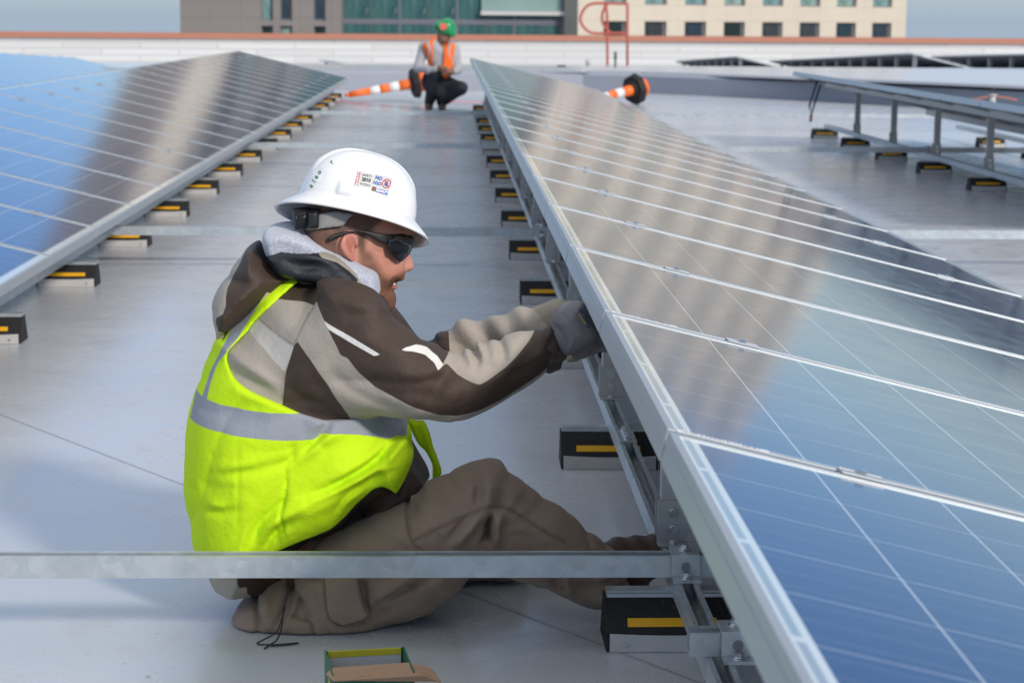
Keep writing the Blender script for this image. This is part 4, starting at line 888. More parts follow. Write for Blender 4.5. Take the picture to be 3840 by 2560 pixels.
sm = [(GW((90, 895), (300, 800), (480, 725), (600, 680), (640, 655), (800, 652), (900, 700), (1100, 830), (1300, 945)), .0030, .0028), (GW((20, 540), (40, 700), (90, 895), (180, 965)), .0030, .0028), (FW((1200, 700), (1220, 850), (1250, 1020), (1350, 1170)), .0030, .0025), (FW((1540, 720), (1570, 880), (1610, 990), (1660, 1050), (1400, 1170), (1290, 1110)), .0030, .0035), (FW((900, 770), (1050, 775), (1190, 765)), .003, .003), (FW((900, 1115), (1080, 1150), (1110, 1240), (1140, 1320)), .003, .003), (GW((1620, 1180), (1760, 1280)), .003, .003)]
tf = line_field(tw, gt.X2, gt.Z2)*2.0+folds(gt.X2, gt.Z2, 20, .35, 2.4, 33)*.009+folds(gt.X2, gt.Z2, 34, -.6, 2.0, 37)*.005+folds(gt.X2, gt.Z2, 62, .9, 1.8, 41)*.0022+line_field(sm, gt.X2, gt.Z2)+noise2(gt.X2, gt.Z2, 22, 12)*.0035+noise2(gt.X2, gt.Z2, 60, 13)*.0014
Fl = Fl+tf[:, None, :]
Fl = np.maximum(Fl, .0015-gt.Z)
V, Q = nets(Fl, gt); V = relax(V, Q, 1, .4); x, z = V[:, 0], V[:, 2]
seam = seamlines(x, z, [(p, .0058) for p, w, d in sm])*(V[:, 1] < 3.95)
mt = m_cloth('brown_work_trouser_canvas', [], (.31, .22, .16), .85, 1000, .14, .15, 'seam', (.21, .15, .11), .2)
tr = mesh_np('trousers', V, Q, mt, skin, {'seam': seam})
# raised cargo pocket on the near thigh
pk = PL(3.735, 'F', [(1215, 700), (1540, 700), (1575, 880), (1610, 990), (1655, 1050), (1600, 1110), (1400, 1165), (1290, 1110), (1250, 1020)])
gp = Grid(np.arange(-.32, -.08, .0030), np.arange(3.69, 3.80, .0030), np.arange(.0, .24, .0030))
yl2 = 3.855; d = inflate(gp, legN, np.full(gp.X2.shape, yl2, np.float32), np.full(gp.X2.shape, .1215, np.float32), .095, 2.0)-.004
pf = poly_sdf(pk, gp.X2, gp.Z2)[:, None, :]
Fp = smax(d+(noise2(gp.X2, gp.Z2, 40, 3)*.0015+noise2(gp.X2, gp.Z2, 22, 12)*.0035)[:, None, :], np.broadcast_to(pf, d.shape).astype(np.float32), .004)
V, Q = nets(np.maximum(Fp, gp.Y-3.79), gp); V = relax(V, Q, 1)
mesh_np('cargo_pocket', V, Q, mt, tr, {'seam': np.zeros(len(V))})
# drawstring cord hanging to the roof
mb = MB(); ps = [(840, 700, 3.72), (850, 850, 3.71), (815, 1000, 3.71), (805, 1150, 3.70), (760, 1290, 3.70), (690, 1400, 3.69), (632, 1468, 3.665)]
P3 = [Vector(B3('F', a, b, Y)) for a, b, Y in ps]; P3 = [Vector((p.x, p.y, max(p.z, .003))) for p in P3]; P3 = [Vector(q) for q in spline([tuple(p) for p in P3], 6, False)]
mb.tube(P3, .0016, 6); ps = [(835, 980, 3.712), (790, 1130, 3.70), (740, 1230, 3.70), (600, 1310, 3.70), (562, 1370, 3.70), (600, 1412, 3.69), (760, 1395, 3.69), (960, 1378, 3.70), (880, 1398, 3.69), (700, 1425, 3.68)]
P3 = [Vector(B3('F', a, b, Y)) for a, b, Y in ps]; P3 = [Vector((p.x, p.y, max(p.z, .003))) for p in P3]; P3 = [Vector(q) for q in spline([tuple(p) for p in P3], 6, False)]; mb.tube(P3, .0016, 6)
mb.build('drawstring', plain('dark_cord', (.03, .028, .025), .7), jk)
# boots
go = Grid(np.arange(.14, .50, .004), np.arange(3.86, 4.32, .004), np.arange(-.005, .34, .004))
bootP = PL(3.94, 'E', [(2030, 480), (2070, 420), (2110, 412), (2170, 406), (2240, 400), (2300, 398), (2360, 410), (2390, 440), (2395, 500), (2330, 560), (2260, 640), (2220, 740), (2170, 800), (2110, 790), (2060, 700)])
Fo2 = inflate(go, bootP, 3.935, .046, .04, 2.2)+.0018*np.sin(go.X*160+go.Z*90)
V, Q = nets(Fo2, go); V = relax(V, Q, 1); mbt = m_cloth('brown_boot_leather', [], (.085, .045, .030), .6, 500, .2)
mesh_np('boot', V, Q, mbt, skin)
V, Q = nets(np.maximum(chain(go, [((.13, 4.25, .045), .040), ((.19, 4.26, .05), .038), ((.27, 4.27, .040), .034)], .03), .002-go.Z), go); mesh_np('boot', V, Q, mbt, skin)
# ---- gloves
gg = Grid(np.arange(.14, .46, .0028), np.arange(3.66, 3.93, .0028), np.arange(.44, .80, .0028))
glv = PL(3.765, 'D', [(760, 440), (775, 400), (800, 345), (830, 315), (870, 288), (915, 274), (960, 270), (1010, 285), (1060, 400), (1130, 520), (1110, 570), (1082, 600), (1040, 625), (975, 655), (930, 680), (890, 690), (862, 692), (855, 650), (835, 590), (805, 520)])
Fg = inflate(gg, glv, 3.775, .046, .045, 2.2)
Fg = smin(Fg, hand(gg, wrN, aimN, sideN, 1.02, 1.), .02)
Fg += line_field([(PL(3.73, 'D', [(800, 365), (880, 400), (940, 480), (965, 560), (950, 640)]), .003, .0025), (PL(3.73, 'D', [(775, 440), (830, 500), (880, 590), (885, 680)]), .0035, .004), (PL(3.73, 'D', [(960, 300), (1000, 420), (1060, 560)]), .008, .003)], gg.X2, gg.Z2)[:, None, :]
V, Q = nets(below(Fg, gg), gg); V = relax(V, Q, 1)
gm_ = NT('grey_knit_glove'); vv = gm_.tc(scale=(1, 1, 1)); wv = gm_.n('TexWave'); wv.inputs['Scale'].default_value = 260; gm_.t.links.new(vv, wv.inputs[0]); gm_.bump(wv.outputs[0], .25, .001)
gm_.set(gm_.mix(gm_.noise(30, 4, vv), (.15, .145, .15), (.23, .22, .23)), .85)
glove = mesh_np('glove', V, Q, gm_.m, skin)
gg2 = Grid(np.arange(.10, .40, .0036), np.arange(3.90, 4.16, .0036), np.arange(.48, .80, .0036))
Fg2 = smin(hand(gg2, wrF, aimF, sideF, 1.15, 1.), capsule(gg2, wrF, tuple(np.array(wrF)+np.array([.06, 0, .03])), .040, .037), .02)
V, Q = nets(below(Fg2, gg2), gg2); V = relax(V, Q, 1); mesh_np('glove', V, Q, m_cloth('tan_work_glove', [], (.33, .28, .21), .8), skin)
# wrist skin cuff highlight is the body itself; letters printed on the near glove's back
# ---- hard hat with a full brim
ta, tb = A3(112, 540, YC), A3(1462, 930, YC)
ctr = (Vector(ta)+Vector(tb))/2; ctr.y = YC+.004
hf = (Vector(tb)-Vector(ta)); hl = hf.length/2; hf.normalize()
yawH = math.radians(13); hf = Vector((hf.x*math.cos(yawH), math.sin(yawH), hf.z)).normalized()
rollH = math.radians(15)
side0 = hf.cross(Vector((0, 0, 1))).normalized()       # toward the camera (-y)
up0 = side0.cross(hf).normalized()
side_ = (side0*math.cos(rollH)+up0*math.sin(rollH)).normalized(); up_ = side_.cross(hf).normalized()
HM = Matrix(((hf.x, side_.x, up_.x, ctr.x), (hf.y, side_.y, up_.y, ctr.y), (hf.z, side_.z, up_.z, ctr.z), (0, 0, 0, 1)))
# local x forward, y toward camera side, z up; z=0 is the brim tip plane
a0, b0_, sh = .118, .096, -.004
HT = .1475
def hat_pt(th, s, thick=0.):
    """s in 0..1 brim tip -> junction, 1..2 junction -> crown"""
    c, sn = math.cos(th), math.sin(th)
    ext = .036+.006*max(-c, 0)**2
    if s <= 1:
        o = ext*(1-s)**1.0; hgt = .034*(s**.85)+.004*math.sin(math.pi*s)*0; k = 1
        rx, ry = a0+o, b0_+o*1.02; z = hgt+.006*(1-s)*(-abs(sn)**2*0+0)
    else:
        p = (s-1); ph = p*math.pi/2; k = math.cos(ph)**.74; z = .034+(HT-.034)*math.sin(ph)**1.04
        rx, ry = a0*k, b0_*k
    x, y = sh*(1-min(1, max(0, s-1)))+rx*math.copysign(abs(c)**.96, c), ry*math.copysign(abs(sn)**.96, sn)
    if s > 1:
        # crown ridge, front to back, with two smaller side ridges
        w = abs(y); ridge = max(0, 1-(w/.020)**4)*.0055 if w < .020 else 0
        on = min(1, max(0, (z-.075)/.03)); fr = 1 if x < .075 else max(0, 1-(x-.075)/.012)
        nx, nz = x/a0**2, z/HT**2; l = math.hypot(nx, nz)+1e-9; rr = ridge*on
        x += nx/l*rr; z += nz/l*rr
        # moulded accessory slot housings low on both sides, toward the back
        for thc, hw, hz in ((math.pi*.63, .17, .030), (-math.pi*.63, .17, .030)):
            dth = abs((th-thc+math.pi) % (2*math.pi)-math.pi); q = max(0, 1-(dth/hw)**6)*max(0, 1-(max(0, z-.034)/hz)**6)
            y += math.copysign(.0075*q, sn); x -= .0015*q
    if thick:
        x *= 1-thick/a0; y *= 1-thick/b0_; z -= thick if s > 1 else thick*.6
    return (x, y, z)
NTH = 200; ss = list(np.linspace(0, 1, 9))+list(np.linspace(1, 1.985, 46))[1:]
ths = [2*math.pi*i/NTH for i in range(NTH)]
Vh = [hat_pt(t, s) for s in ss for t in ths]; Qh = []
n_o = len(ss)
for i in range(n_o-1):
    for j in range(NTH): Qh.append((i*NTH+j, i*NTH+(j+1) % NTH, (i+1)*NTH+(j+1) % NTH, (i+1)*NTH+j))
off = len(Vh); Vh += [hat_pt(t, s, .0028) for s in ss for t in ths]
for i in range(n_o-1):
    for j in range(NTH): Qh.append((off+i*NTH+j, off+(i+1)*NTH+j, off+(i+1)*NTH+(j+1) % NTH, off+i*NTH+(j+1) % NTH))
for j in range(NTH): Qh.append((j, off+j, off+(j+1) % NTH, (j+1) % NTH))
top = len(Vh); zc = max(v[2] for v in Vh[:off]); Vh.append((0, 0, zc+.0002)); Vh.append((0, 0, zc-.003))
for j in range(0, NTH, 1):
    i = (n_o-1)*NTH; Qh.append((i+j, i+(j+1) % NTH, top, top)); Qh.append((off+i+(j+1) % NTH, off+i+j, top+1, top+1))
VW = np.array([HM @ Vector(v) for v in Vh])
me = bpy.data.meshes.new('hard_hat'); me.from_pydata([tuple(v) for v in VW], [], [q if len(set(q)) == 4 else q[:3] for q in Qh]); me.update()
for p in me.polygons: p.use_smooth = True
hw_ = NT('scuffed_white_plastic'); vv = hw_.tc(); n = hw_.noise(34, 6, vv, .7, 1.5); n2 = hw_.noise(9, 4, vv)
msk = hw_.math('MULTIPLY', hw_.mr(n, .60, .72), hw_.mr(n2, .45, .6)); hw_.set(hw_.mix(hw_.math('MULTIPLY', msk, .35), (.80, .80, .79), (.35, .33, .30)), .28, 0, **{'Coat Weight': .3}); hw_.bump(n, .03, .001)
me.materials.append(hw_.m); hat = bpy.data.objects.new('hard_hat', me); COL.objects.link(hat); hat.parent = skin
# drape flat stickers and lettering on the shell
bvh = BVHTree.FromPolygons([Vector(v) for v in VW], [q if len(set(q)) == 4 else q[:3] for q in Qh])
def drape(pts2, cx, cy, lift, sx, rot, sk=0):
    """pts2 in metres (right, up) about photo position (cx, cy) of crop A, laid on the shell"""
    out = []; c, s = math.cos(rot), math.sin(rot); cen = Vector(A3(cx, cy, 3.85))
    for u, v in pts2:
        u, v = u*sx, v*sx; p = cen+Vector((u*c-v*s, 0, u*s+v*c)); p.y = 3.70
        h = bvh.ray_cast(p, Vector((0, 1, 0)))
        if h[0] is None: out.append(p); continue
        out.append(h[0]-h[1].normalized()*0+(-h[1] if h[1].y > 0 else h[1]).normalized()*lift)
    return out
def sticker(name, w, h, cx, cy, rot, mat, parent, lift=.0006, n=8, poly=None, ox=0, oy=0):
    bm = bmesh.new()
    if poly is None:
        P = [(ox+w*(i/n-.5), oy+h*(j/n-.5)) for j in range(n+1) for i in range(n+1)]; V3 = drape(P, cx, cy, lift, 1, rot)
        vs_ = [bm.verts.new(v) for v in V3]
        for j in range(n):
            for i in range(n): bm.faces.new((vs_[j*(n+1)+i], vs_[j*(n+1)+i+1], vs_[(j+1)*(n+1)+i+1], vs_[(j+1)*(n+1)+i]))
    else:
        V3 = drape([(x+ox, y+oy) for x, y in poly[0]], cx, cy, lift, 1, rot); vs_ = [bm.verts.new(v) for v in V3]
        for f in poly[1]:
            try: bm.faces.new([vs_[k] for k in f])
            except ValueError: pass
    me = bpy.data.meshes.new(name); bm.to_mesh(me); bm.free(); me.materials.append(mat)
    o = bpy.data.objects.new(name, me); COL.objects.link(o); o.parent = parent; return o
def text_poly(txt, size, bold=0.0):
    cu = bpy.data.curves.new('t', 'FONT'); cu.body = txt; cu.size = size; cu.align_x = 'CENTER'; cu.align_y = 'CENTER'; cu.offset = bold; cu.resolution_u = 3
    o = bpy.data.objects.new('t', cu); COL.objects.link(o); dg = bpy.context.evaluated_depsgraph_get(); dg.update()
    m = bpy.data.meshes.new_from_object(o.evaluated_get(dg)); P = [(v.co.x, v.co.y) for v in m.vertices]; Fs = [tuple(p.vertices) for p in m.polygons]
    bpy.data.objects.remove(o); return P, Fs
red = plain('red_print', (.55, .05, .05), .5); blue = plain('blue_print', (.03, .10, .45), .5); green = plain('green_print', (.03, .22, .14), .5); blk_ = plain('black_print', (.02, .02, .02), .5); wht = plain('white_vinyl', (.56, .56, .545), .4); wht2 = plain('white_print', (.8, .8, .8), .4)
px = 1/2.3754*YC/FPX          # metres per crop-A pixel
R1 = -math.radians(12)
s1 = sticker('sticker', 132*px, 118*px, 868, 338, R1, wht, hat, .0005)
sticker('red_band', 27*px, 118*px, 868, 338, R1, red, s1, .0009, ox=-66*px)
P, Fs = text_poly('McCARTHY', 24*px, .0002); P = [(-y, x) for x, y in P]; sticker('print', 0, 0, 868, 338, R1, wht2, s1, .0013, poly=(P, Fs), ox=-66*px)
for txt, sz, oy, b in (('SAFETY', 26, 38, 0), ('2010', 38, 2, .0004), ('WORKS', 26, -38, 0)):
    P, Fs = text_poly(txt, sz*px, b); sticker('print', 0, 0, 868, 338, R1, blk_, s1, .0011, poly=(P, Fs), ox=10*px, oy=oy*px)
R2 = -math.radians(16)
s2 = sticker('sticker', 160*px, 165*px, 1012, 388, R2, wht, hat, .0005)
for txt, sz, ox, oy, m_, b in (('NO', 38, -38, 52, blue, .0004), ('H2O', 36, -38, 8, blue, .0004)):
    P, Fs = text_poly(txt, sz*px, b); sticker('print', 0, 0, 1012, 388, R2, m_, s2, .0011, poly=(P, Fs), ox=ox*px, oy=oy*px)
def ring(r0, r1, n=28):
    P = [(r*math.cos(2*math.pi*i/n), r*math.sin(2*math.pi*i/n)) for r in (r0, r1) for i in range(n)]; return P, [(i, (i+1) % n, n+(i+1) % n, n+i) for i in range(n)]
sticker('blue_drop', 0, 0, 1012, 388, R2, blue, s2, .0010, poly=(([(0, 26*px)]+[(17*px*math.cos(t), -4*px+17*px*math.sin(t)) for t in [math.pi*.85+i*(1.3*math.pi)/14 for i in range(15)]]), [tuple(range(16))]), ox=40*px, oy=24*px)
sticker('red_ring', 0, 0, 1012, 388, R2, red, s2, .0013, poly=ring(32*px, 39*px), ox=40*px, oy=24*px)
sticker('red_bar', 0, 0, 1012, 388, R2, red, s2, .0015, poly=([(-26*px, 20*px), (-20*px, 26*px), (26*px, -20*px), (20*px, -26*px)], [(0, 1, 2, 3)]), ox=40*px, oy=24*px)
sticker('blue_band', 104*px, 32*px, 1012, 388, R2, blue, s2, .0012, ox=24*px, oy=-48*px)
P, Fs = text_poly('QUALITY', 27*px, .0003); sticker('print', 0, 0, 1012, 388, R2, wht2, s2, .0019, poly=(P, Fs), ox=24*px, oy=-48*px)
sticker('dark_square', 38*px, 38*px, 1012, 388, R2, plain('mixed_print', (.16, .06, .05), .5, 0, .8, 300), s2, .0009, ox=-52*px, oy=-44*px)
# round back sticker with green lettering, seen at a glancing angle
s3_ = sticker('round_sticker', 0, 0, 452, 300, math.radians(0), wht2, hat, .0005, poly=(lambda r: (r[0], r[1]))(ring(.0005, 62*px)))
for i, (tx, cx, cy) in enumerate((('o', 452, 275), ('e', 425, 318), ('l', 404, 355), ('r', 560, 185), ('a', 380, 395))):
    P, Fs = text_poly(tx, 56*px, .0003); sticker('print', 0, 0, cx, cy, math.radians(55), green, s3_, .0011, poly=(P, Fs))
# headband strap, ratchet knob and its dark housing
gs = Grid(np.arange(-.36, -.10, .0026), np.arange(3.80, 4.06, .0034), np.arange(.70, .86, .0026))
bandP = PL(YC, 'A', [(330, 600), (470, 585), (620, 560), (800, 590), (770, 612), (742, 640), (725, 670), (700, 692), (660, 700), (560, 705), (480, 718), (330, 740)])
gs = shear(gs); Fs_ = inflate(gs, headP, YC, .0815, .055, 2.2)-.003; rg = poly_sdf(bandP, gs.X2, gs.Z2)[:, None, :]
V, Q = nets(smax(Fs_, np.broadcast_to(rg, Fs_.shape).astype(np.float32), .002), gs); V = relax(V, Q, 1)
mesh_np('headband', V, Q, plain('grey_strap', (.24, .235, .225), .55), hat)
gs.Y = gs.ys[None, :, None]
rp = PL(YC-.075, 'A', [(365, 590), (470, 570), (478, 578), (482, 735), (470, 742), (400, 755), (360, 745)])
V, Q = nets(inflate(gs, rp, YC-.070, .040, .010, 3, False), gs); V = relax(V, Q, 1); mesh_np('ratchet_housing', V, Q, M['black'], hat)
mb = MB(); k0 = Vector(A3(300, 662, YC-.080)); kd = Vector((-1, -.25, -.10)).normalized()
mb.cyl(k0+kd*-.022, k0+kd*.010, .0190, .0195, 24); mb.cyl(k0+kd*.010, k0+kd*.0135, .0195, .016, 24)
u = kd.orthogonal().normalized(); v_ = kd.cross(u)
for i in range(16):
    t = 2*math.pi*i/16; c = k0+(u*math.cos(t)+v_*math.sin(t))*.0193; mb.cyl(c+kd*-.018, c+kd*.0115, .0016, n=6)
mb.build('ratchet_knob', M['black'], hat)
# printed marks on the back of the near glove
gb_ = BVHTree.FromPolygons([v.co.copy() for v in glove.data.vertices], [tuple(p.vertices) for p in glove.data.polygons])
def mark(name, quad, mat):
    P = [Vector(B3('D', x, y, 3.74)) for x, y in quad]; bm = bmesh.new(); n = 5; g_ = []
    for j in range(n+1):
        for i in range(n+1):
            u, v = i/n, j/n; p = (P[0]*(1-u)+P[1]*u)*(1-v)+(P[3]*(1-u)+P[2]*u)*v; p.y = 3.60; h = gb_.ray_cast(p, Vector((0, 1, 0)))
            g_.append(bm.verts.new((h[0] if h[0] is not None else Vector((p.x, 3.77, p.z)))+Vector((0, -.0007, 0))))
    for j in range(n):
        for i in range(n): bm.faces.new((g_[j*(n+1)+i], g_[j*(n+1)+i+1], g_[(j+1)*(n+1)+i+1], g_[(j+1)*(n+1)+i]))
    me = bpy.data.meshes.new(name); bm.to_mesh(me); bm.free(); me.materials.append(mat); o = bpy.data.objects.new(name, me); COL.objects.link(o); o.parent = glove
yel_ = plain('yellow_print', (.55, .38, .03), .6); blu_ = plain('faded_blue_print', (.05, .08, .20), .6)
mark('yellow_stripe', [(978, 368), (990, 368), (1048, 455), (1034, 455)], yel_)
mark('blue_emblem', [(982, 336), (1012, 332), (1030, 368), (1002, 376)], blu_)
for q in ([(1008, 392), (1018, 388), (1038, 430), (1028, 436)], [(1026, 386), (1046, 400), (1058, 430), (1046, 436)], [(1030, 446), (1062, 440), (1068, 452), (1036, 460)], [(1042, 468), (1072, 464), (1078, 476), (1048, 480)]): mark('blue_mark', q, blu_)
# ---- dark wrap-around sunglasses
gs = Grid(np.arange(-.27, -.05, .0022), np.arange(3.845, 4.055, .0028), np.arange(.66, .80, .0022))
gs = shear(gs)
lensP = PL(YC, 'A', [(1090, 828), (1130, 812), (1200, 815), (1270, 838), (1305, 862), (1300, 930), (1270, 985), (1232, 1015), (1200, 1034), (1172, 1012), (1140, 968), (1100, 925)])
Fs_ = inflate(gs, headP, YC, .076, .050, 2.2)
Fs_ = smax(np.maximum(Fs_-.009, -(Fs_-.0055)), np.broadcast_to(poly_sdf(spline(lensP), gs.X2, gs.Z2)[:, None, :], Fs_.shape).astype(np.float32), .0015)
ml_ = plain('black_gloss_lens', (.008, .008, .010), .06, 0, .1, **{'Specular IOR Level': .6})
sg = skin
for sg_ in (1, -1):
    V, Q = nets(np.maximum(Fs_, sg_*(gs.Y-YC)+.0012), gs); V = relax(V, Q, 1); o = mesh_np('sunglasses_lens', V, Q, ml_, skin); sg = o if sg_ == 1 else sg
tmp = PL(YC-.07, 'A', [(552, 838), (562, 812), (600, 792), (690, 770), (760, 768), (812, 760), (900, 770), (1000, 795), (1110, 815), (1190, 818), (1260, 838), (1300, 862), (1290, 880), (1250, 868), (1180, 850), (1140, 850), (1130, 920), (1108, 915), (1050, 895), (980, 862), (900, 812), (830, 785), (770, 788), (700, 800), (620, 830), (580, 852), (558, 850)])
yt = (YC-.0865+.0165*np.clip((gs.X2+.13)/.05, 0, 1)+.034*np.clip((gs.X2-(fx-.028))/.045, 0, 1)).astype(np.float32)
V, Q = nets(inflate(gs, tmp, yt, .0042, .0035, 2.4), gs); V = relax(V, Q, 1); mesh_np('sunglasses_temple', V, Q, plain('matte_black_frame', (.010, .010, .011), .55), sg)
print('MAN', skin.name, len(skin.data.vertices))
# ---------------------------------------------------------------- the crouching worker behind the rows
YW = 26.4
def KP(*p, Y=YW): return PL(Y, 'K', list(p))
def k3(x, y, Y=YW): return tuple(aty(1500+x/3.92, 40+y/3.92, Y))
gw = Grid(np.arange(-.60, .30, .011), np.arange(YW-.45, YW+.35, .013), np.arange(-.01, 1.30, .011))
face = KP((548, 340), (552, 430), (590, 495), (640, 515), (695, 480), (738, 420), (745, 350), (700, 260), (620, 230), (560, 270))
Fw = inflate(gw, face, YW-.03, .078, .06)
nb = KP((655, 420), (668, 450), (655, 470), (636, 462), (638, 430)); Fw = smin(Fw, inflate(gw, nb, YW-.11, .02, .012), .01)
sh1, sh2 = k3(340, 530), k3(810, 530)
Fw = smin(Fw, chain(gw, [(k3(620, 470), .05), (k3(600, 600), .10), (k3(560, 950, YW+.08), .12)], .05), .03)
e1, w1 = k3(270, 840, YW-.08), k3(560, 850, YW-.30); e2, w2 = k3(850, 870, YW-.08), k3(760, 900, YW-.28)
for s_, e_, w_ in ((sh1, e1, w1), (sh2, e2, w2)): Fw = smin(Fw, chain(gw, [(s_, .045), (e_, .035), (w_, .026)], .02), .02)
for w_, sx in ((w1, 1), (w2, -1)):
    w_ = np.array(w_); pm = w_+np.array([sx*.05, -.03, .0]); Fw = smin(Fw, capsule(gw, w_, pm, .030, .034), .015)
    for i in range(4): q = pm+np.array([sx*.012*1, -.010, -.03+.019*i]); Fw = smin(Fw, capsule(gw, q, q+np.array([sx*.05, -.035+.004*i, -.012]), .010, .009), .008)
    Fw = smin(Fw, capsule(gw, w_+np.array([sx*.02, -.02, .02]), w_+np.array([sx*.06, -.045, .052]), .013, .010), .01)
hp = k3(560, 1080, YW+.16); kA, aA = k3(500, 860, YW-.24), k3(420, 1370, YW-.02); kB, aB = k3(930, 1150, YW-.18), k3(620, 1370, YW+.0)
for k_, a_ in ((kA, aA), (kB, aB)): Fw = smin(Fw, chain(gw, [(hp, .07), (k_, .045), (a_, .035)], .03), .03)
V, Q = nets(Fw, gw); V = relax(V, Q, 1)
p2 = mesh_np('person', V, Q, plain('brown_skin', (.20, .095, .06), .5, 0, .08), None)
tag(p2, 'crouching worker in a green helmet and orange vest at the far end of the aisle', 'person')
def cloth(name, polys, mat, gr=gw, k=.03, nz=.006):
    F = None
    for P, yc, T, R in polys:
        f = inflate(gr, P, yc, T, R) if not isinstance(P, list) else chain(gr, P, .04); F = f if F is None else smin(F, f, k)
    F = F+(noise2(gr.X2, gr.Z2, 30, 3)*nz)[:, None, :]; V, Q = nets(F, gr); V = relax(V, Q, 1)
    return mesh_np(name, V, Q, mat, p2)
cloth('shirt', [(KP((480, 400), (560, 440), (640, 520), (740, 450), (800, 480), (830, 560), (800, 800), (760, 960), (600, 1000), (470, 900), (400, 700), (330, 520)), YW, .15, .1),
                ([(k3(350, 540), .070), (k3(272, 840, YW-.08), .060), (k3(430, 880, YW-.22), .048), (k3(530, 855, YW-.29), .040)], 0, 0, 0),
                ([(k3(800, 550), .068), (k3(850, 860, YW-.08), .058), (k3(800, 900, YW-.22), .044)], 0, 0, 0)], plain('grey_sweatshirt', (.36, .36, .38), .9, 0, .15, 10))
cloth('trousers', [([(k3(560, 1060, YW+.14), .15), (k3(500, 905, YW-.20), .082), (k3(430, 1340, YW-.03), .062)], 0, 0, 0),
                   ([(k3(600, 1080, YW+.14), .14), (k3(900, 1145, YW-.16), .080), (k3(620, 1350, YW), .060)], 0, 0, 0),
                   (KP((330, 1120), (320, 1000), (400, 880), (560, 900), (760, 1010), (870, 1060), (960, 1150), (860, 1260), (700, 1370), (560, 1385), (540, 1300), (480, 1380), (380, 1380), (395, 1240)), YW, .10, .07)], plain('dark_navy_trousers', (.012, .014, .022), .8))
def boot2(x):
    F = smin(capsule(gw, k3(x, 1395, YW-.01), k3(x-5, 1440, YW-.16), .055, .045), capsule(gw, k3(x, 1380, YW), k3(x, 1440, YW+.03), .055, .05), .02); F = np.maximum(F, .004-gw.Z); V, Q = nets(F, gw)
    mesh_np('boot', V, Q, plain('brown_boot', (.08, .045, .035), .6), p2)
boot2(425); boot2(618)
mo = m_cloth('orange_vest_fabric', [('silver', (.42, .42, .42))], (.90, .16, .02), .7, 300, .05, 0)
gz = Grid(np.arange(-.60, .30, .009), np.arange(YW-.22, YW+.22, .012), np.arange(.30, 1.10, .009))
Fsh = inflate(gz, KP((480, 400), (560, 440), (640, 520), (740, 450), (800, 480), (830, 560), (800, 800), (760, 960), (600, 1000), (470, 900), (400, 700), (330, 520)), YW, .168, .1)-.012
Fsh = np.maximum(Fsh, -(Fsh+.022))
for P, st in ((KP((318, 500), (420, 445), (520, 350), (545, 370), (490, 470), (485, 640), (465, 800), (400, 795), (380, 700), (365, 600)), [(390, 465), (430, 440), (455, 560), (425, 740), (400, 740), (418, 560)]), (KP((650, 500), (720, 480), (805, 488), (800, 600), (775, 720), (770, 830), (735, 880), (705, 995), (640, 985), (620, 900), (640, 700)), [(715, 470), (745, 470), (735, 620), (745, 720), (720, 660), (705, 560)])):
    F = smax(Fsh, np.broadcast_to(poly_sdf(spline(P), gz.X2, gz.Z2)[:, None, :], Fsh.shape).astype(np.float32), .004); V, Q = nets(F, gz); V = relax(V, Q, 1)
    sv = poly_sdf(KP(*st), V[:, 0], V[:, 2]); mesh_np('vest_panel', V, Q, mo, p2, {'silver': sv})
gh2 = Grid(np.arange(-.36, .12, .007), np.arange(YW-.24, YW+.20, .008), np.arange(.90, 1.26, .007))
hp_ = KP((515, 175), (560, 152), (600, 148), (640, 120), (715, 112), (775, 145), (812, 205), (826, 290), (822, 360), (800, 400), (760, 414), (700, 408), (600, 372), (550, 340), (512, 282), (492, 228))
F = inflate(gh2, hp_, YW-.03, .135, .11); F = smax(F, -inflate(gh2, KP((560, 380), (640, 300), (760, 330), (780, 420), (700, 520), (600, 480)), YW-.03, .10, .08), .01)
V, Q = nets(F, gh2); V = relax(V, Q, 1); h2 = mesh_np('hard_hat', V, Q, plain('green_plastic', (.01, .26, .08), .3), p2)
mb = MB(); c = Vector(k3(632, 238, YW-.172)); n_ = Vector((-.35, -.92, .15)).normalized(); mb.cyl(c-n_*.02, c+n_*.004, .046, n=24); mb.build('round_sticker', plain('pink_sticker', (.85, .16, .12), .5), h2)
# ---------------------------------------------------------------- traffic delineators lying on their sides
def delineator(tip, base, label):
    t = empty('traffic_delineator', tuple(base), label=label, cat='traffic cone', group=None)
    a = (Vector(tip)-Vector(base)).normalized(); Lh = 1.02; qt = a.to_track_quat('Z', 'Y').to_matrix().to_4x4()
    mo_ = plain('fluorescent_orange_plastic', (.92, .17, .02), .45, 0, .06); wh = plain('white_reflective_sleeve', (.75, .75, .75), .4)
    def R(z): return .078-.040*z/Lh
    mb = MB(); segs = [(0, .26), (.40, .54), (.68, .92)]
    for z0, z1 in ((-.06, .24), (.24+.14, .52), (.66, .96)): mb.cyl((0, 0, z0), (0, 0, z1), R(z0), R(z1), 24)
    mb.cyl((0, 0, .96), (0, 0, Lh), .030, .022, 16).cyl((0, 0, -.17), (0, 0, -.045), .135, .14, 24); mb.build('cone_tube', mo_, t, M=qt)
    for z0, z1 in ((.2401, .3799), (.5201, .6599)): mb = MB(); mb.cyl((0, 0, z0), (0, 0, z1), R(z0)+.001, R(z1)+.001, 24); mb.build('white_band', wh, t, M=qt)
    mb = MB(); mb.cyl((0, 0, -.04), (0, 0, .045), .225, .20, 8).cyl((0, 0, .045), (0, 0, .075), .13, .10, 16); mb.build('rubber_base', M['rubber'], t, M=qt)
    return t
b = aty(1556, 312, 28.75); tp = aty(1318, 354, 28.55); delineator(tp, b, 'orange and white striped delineator lying on its side left of the crouching worker')
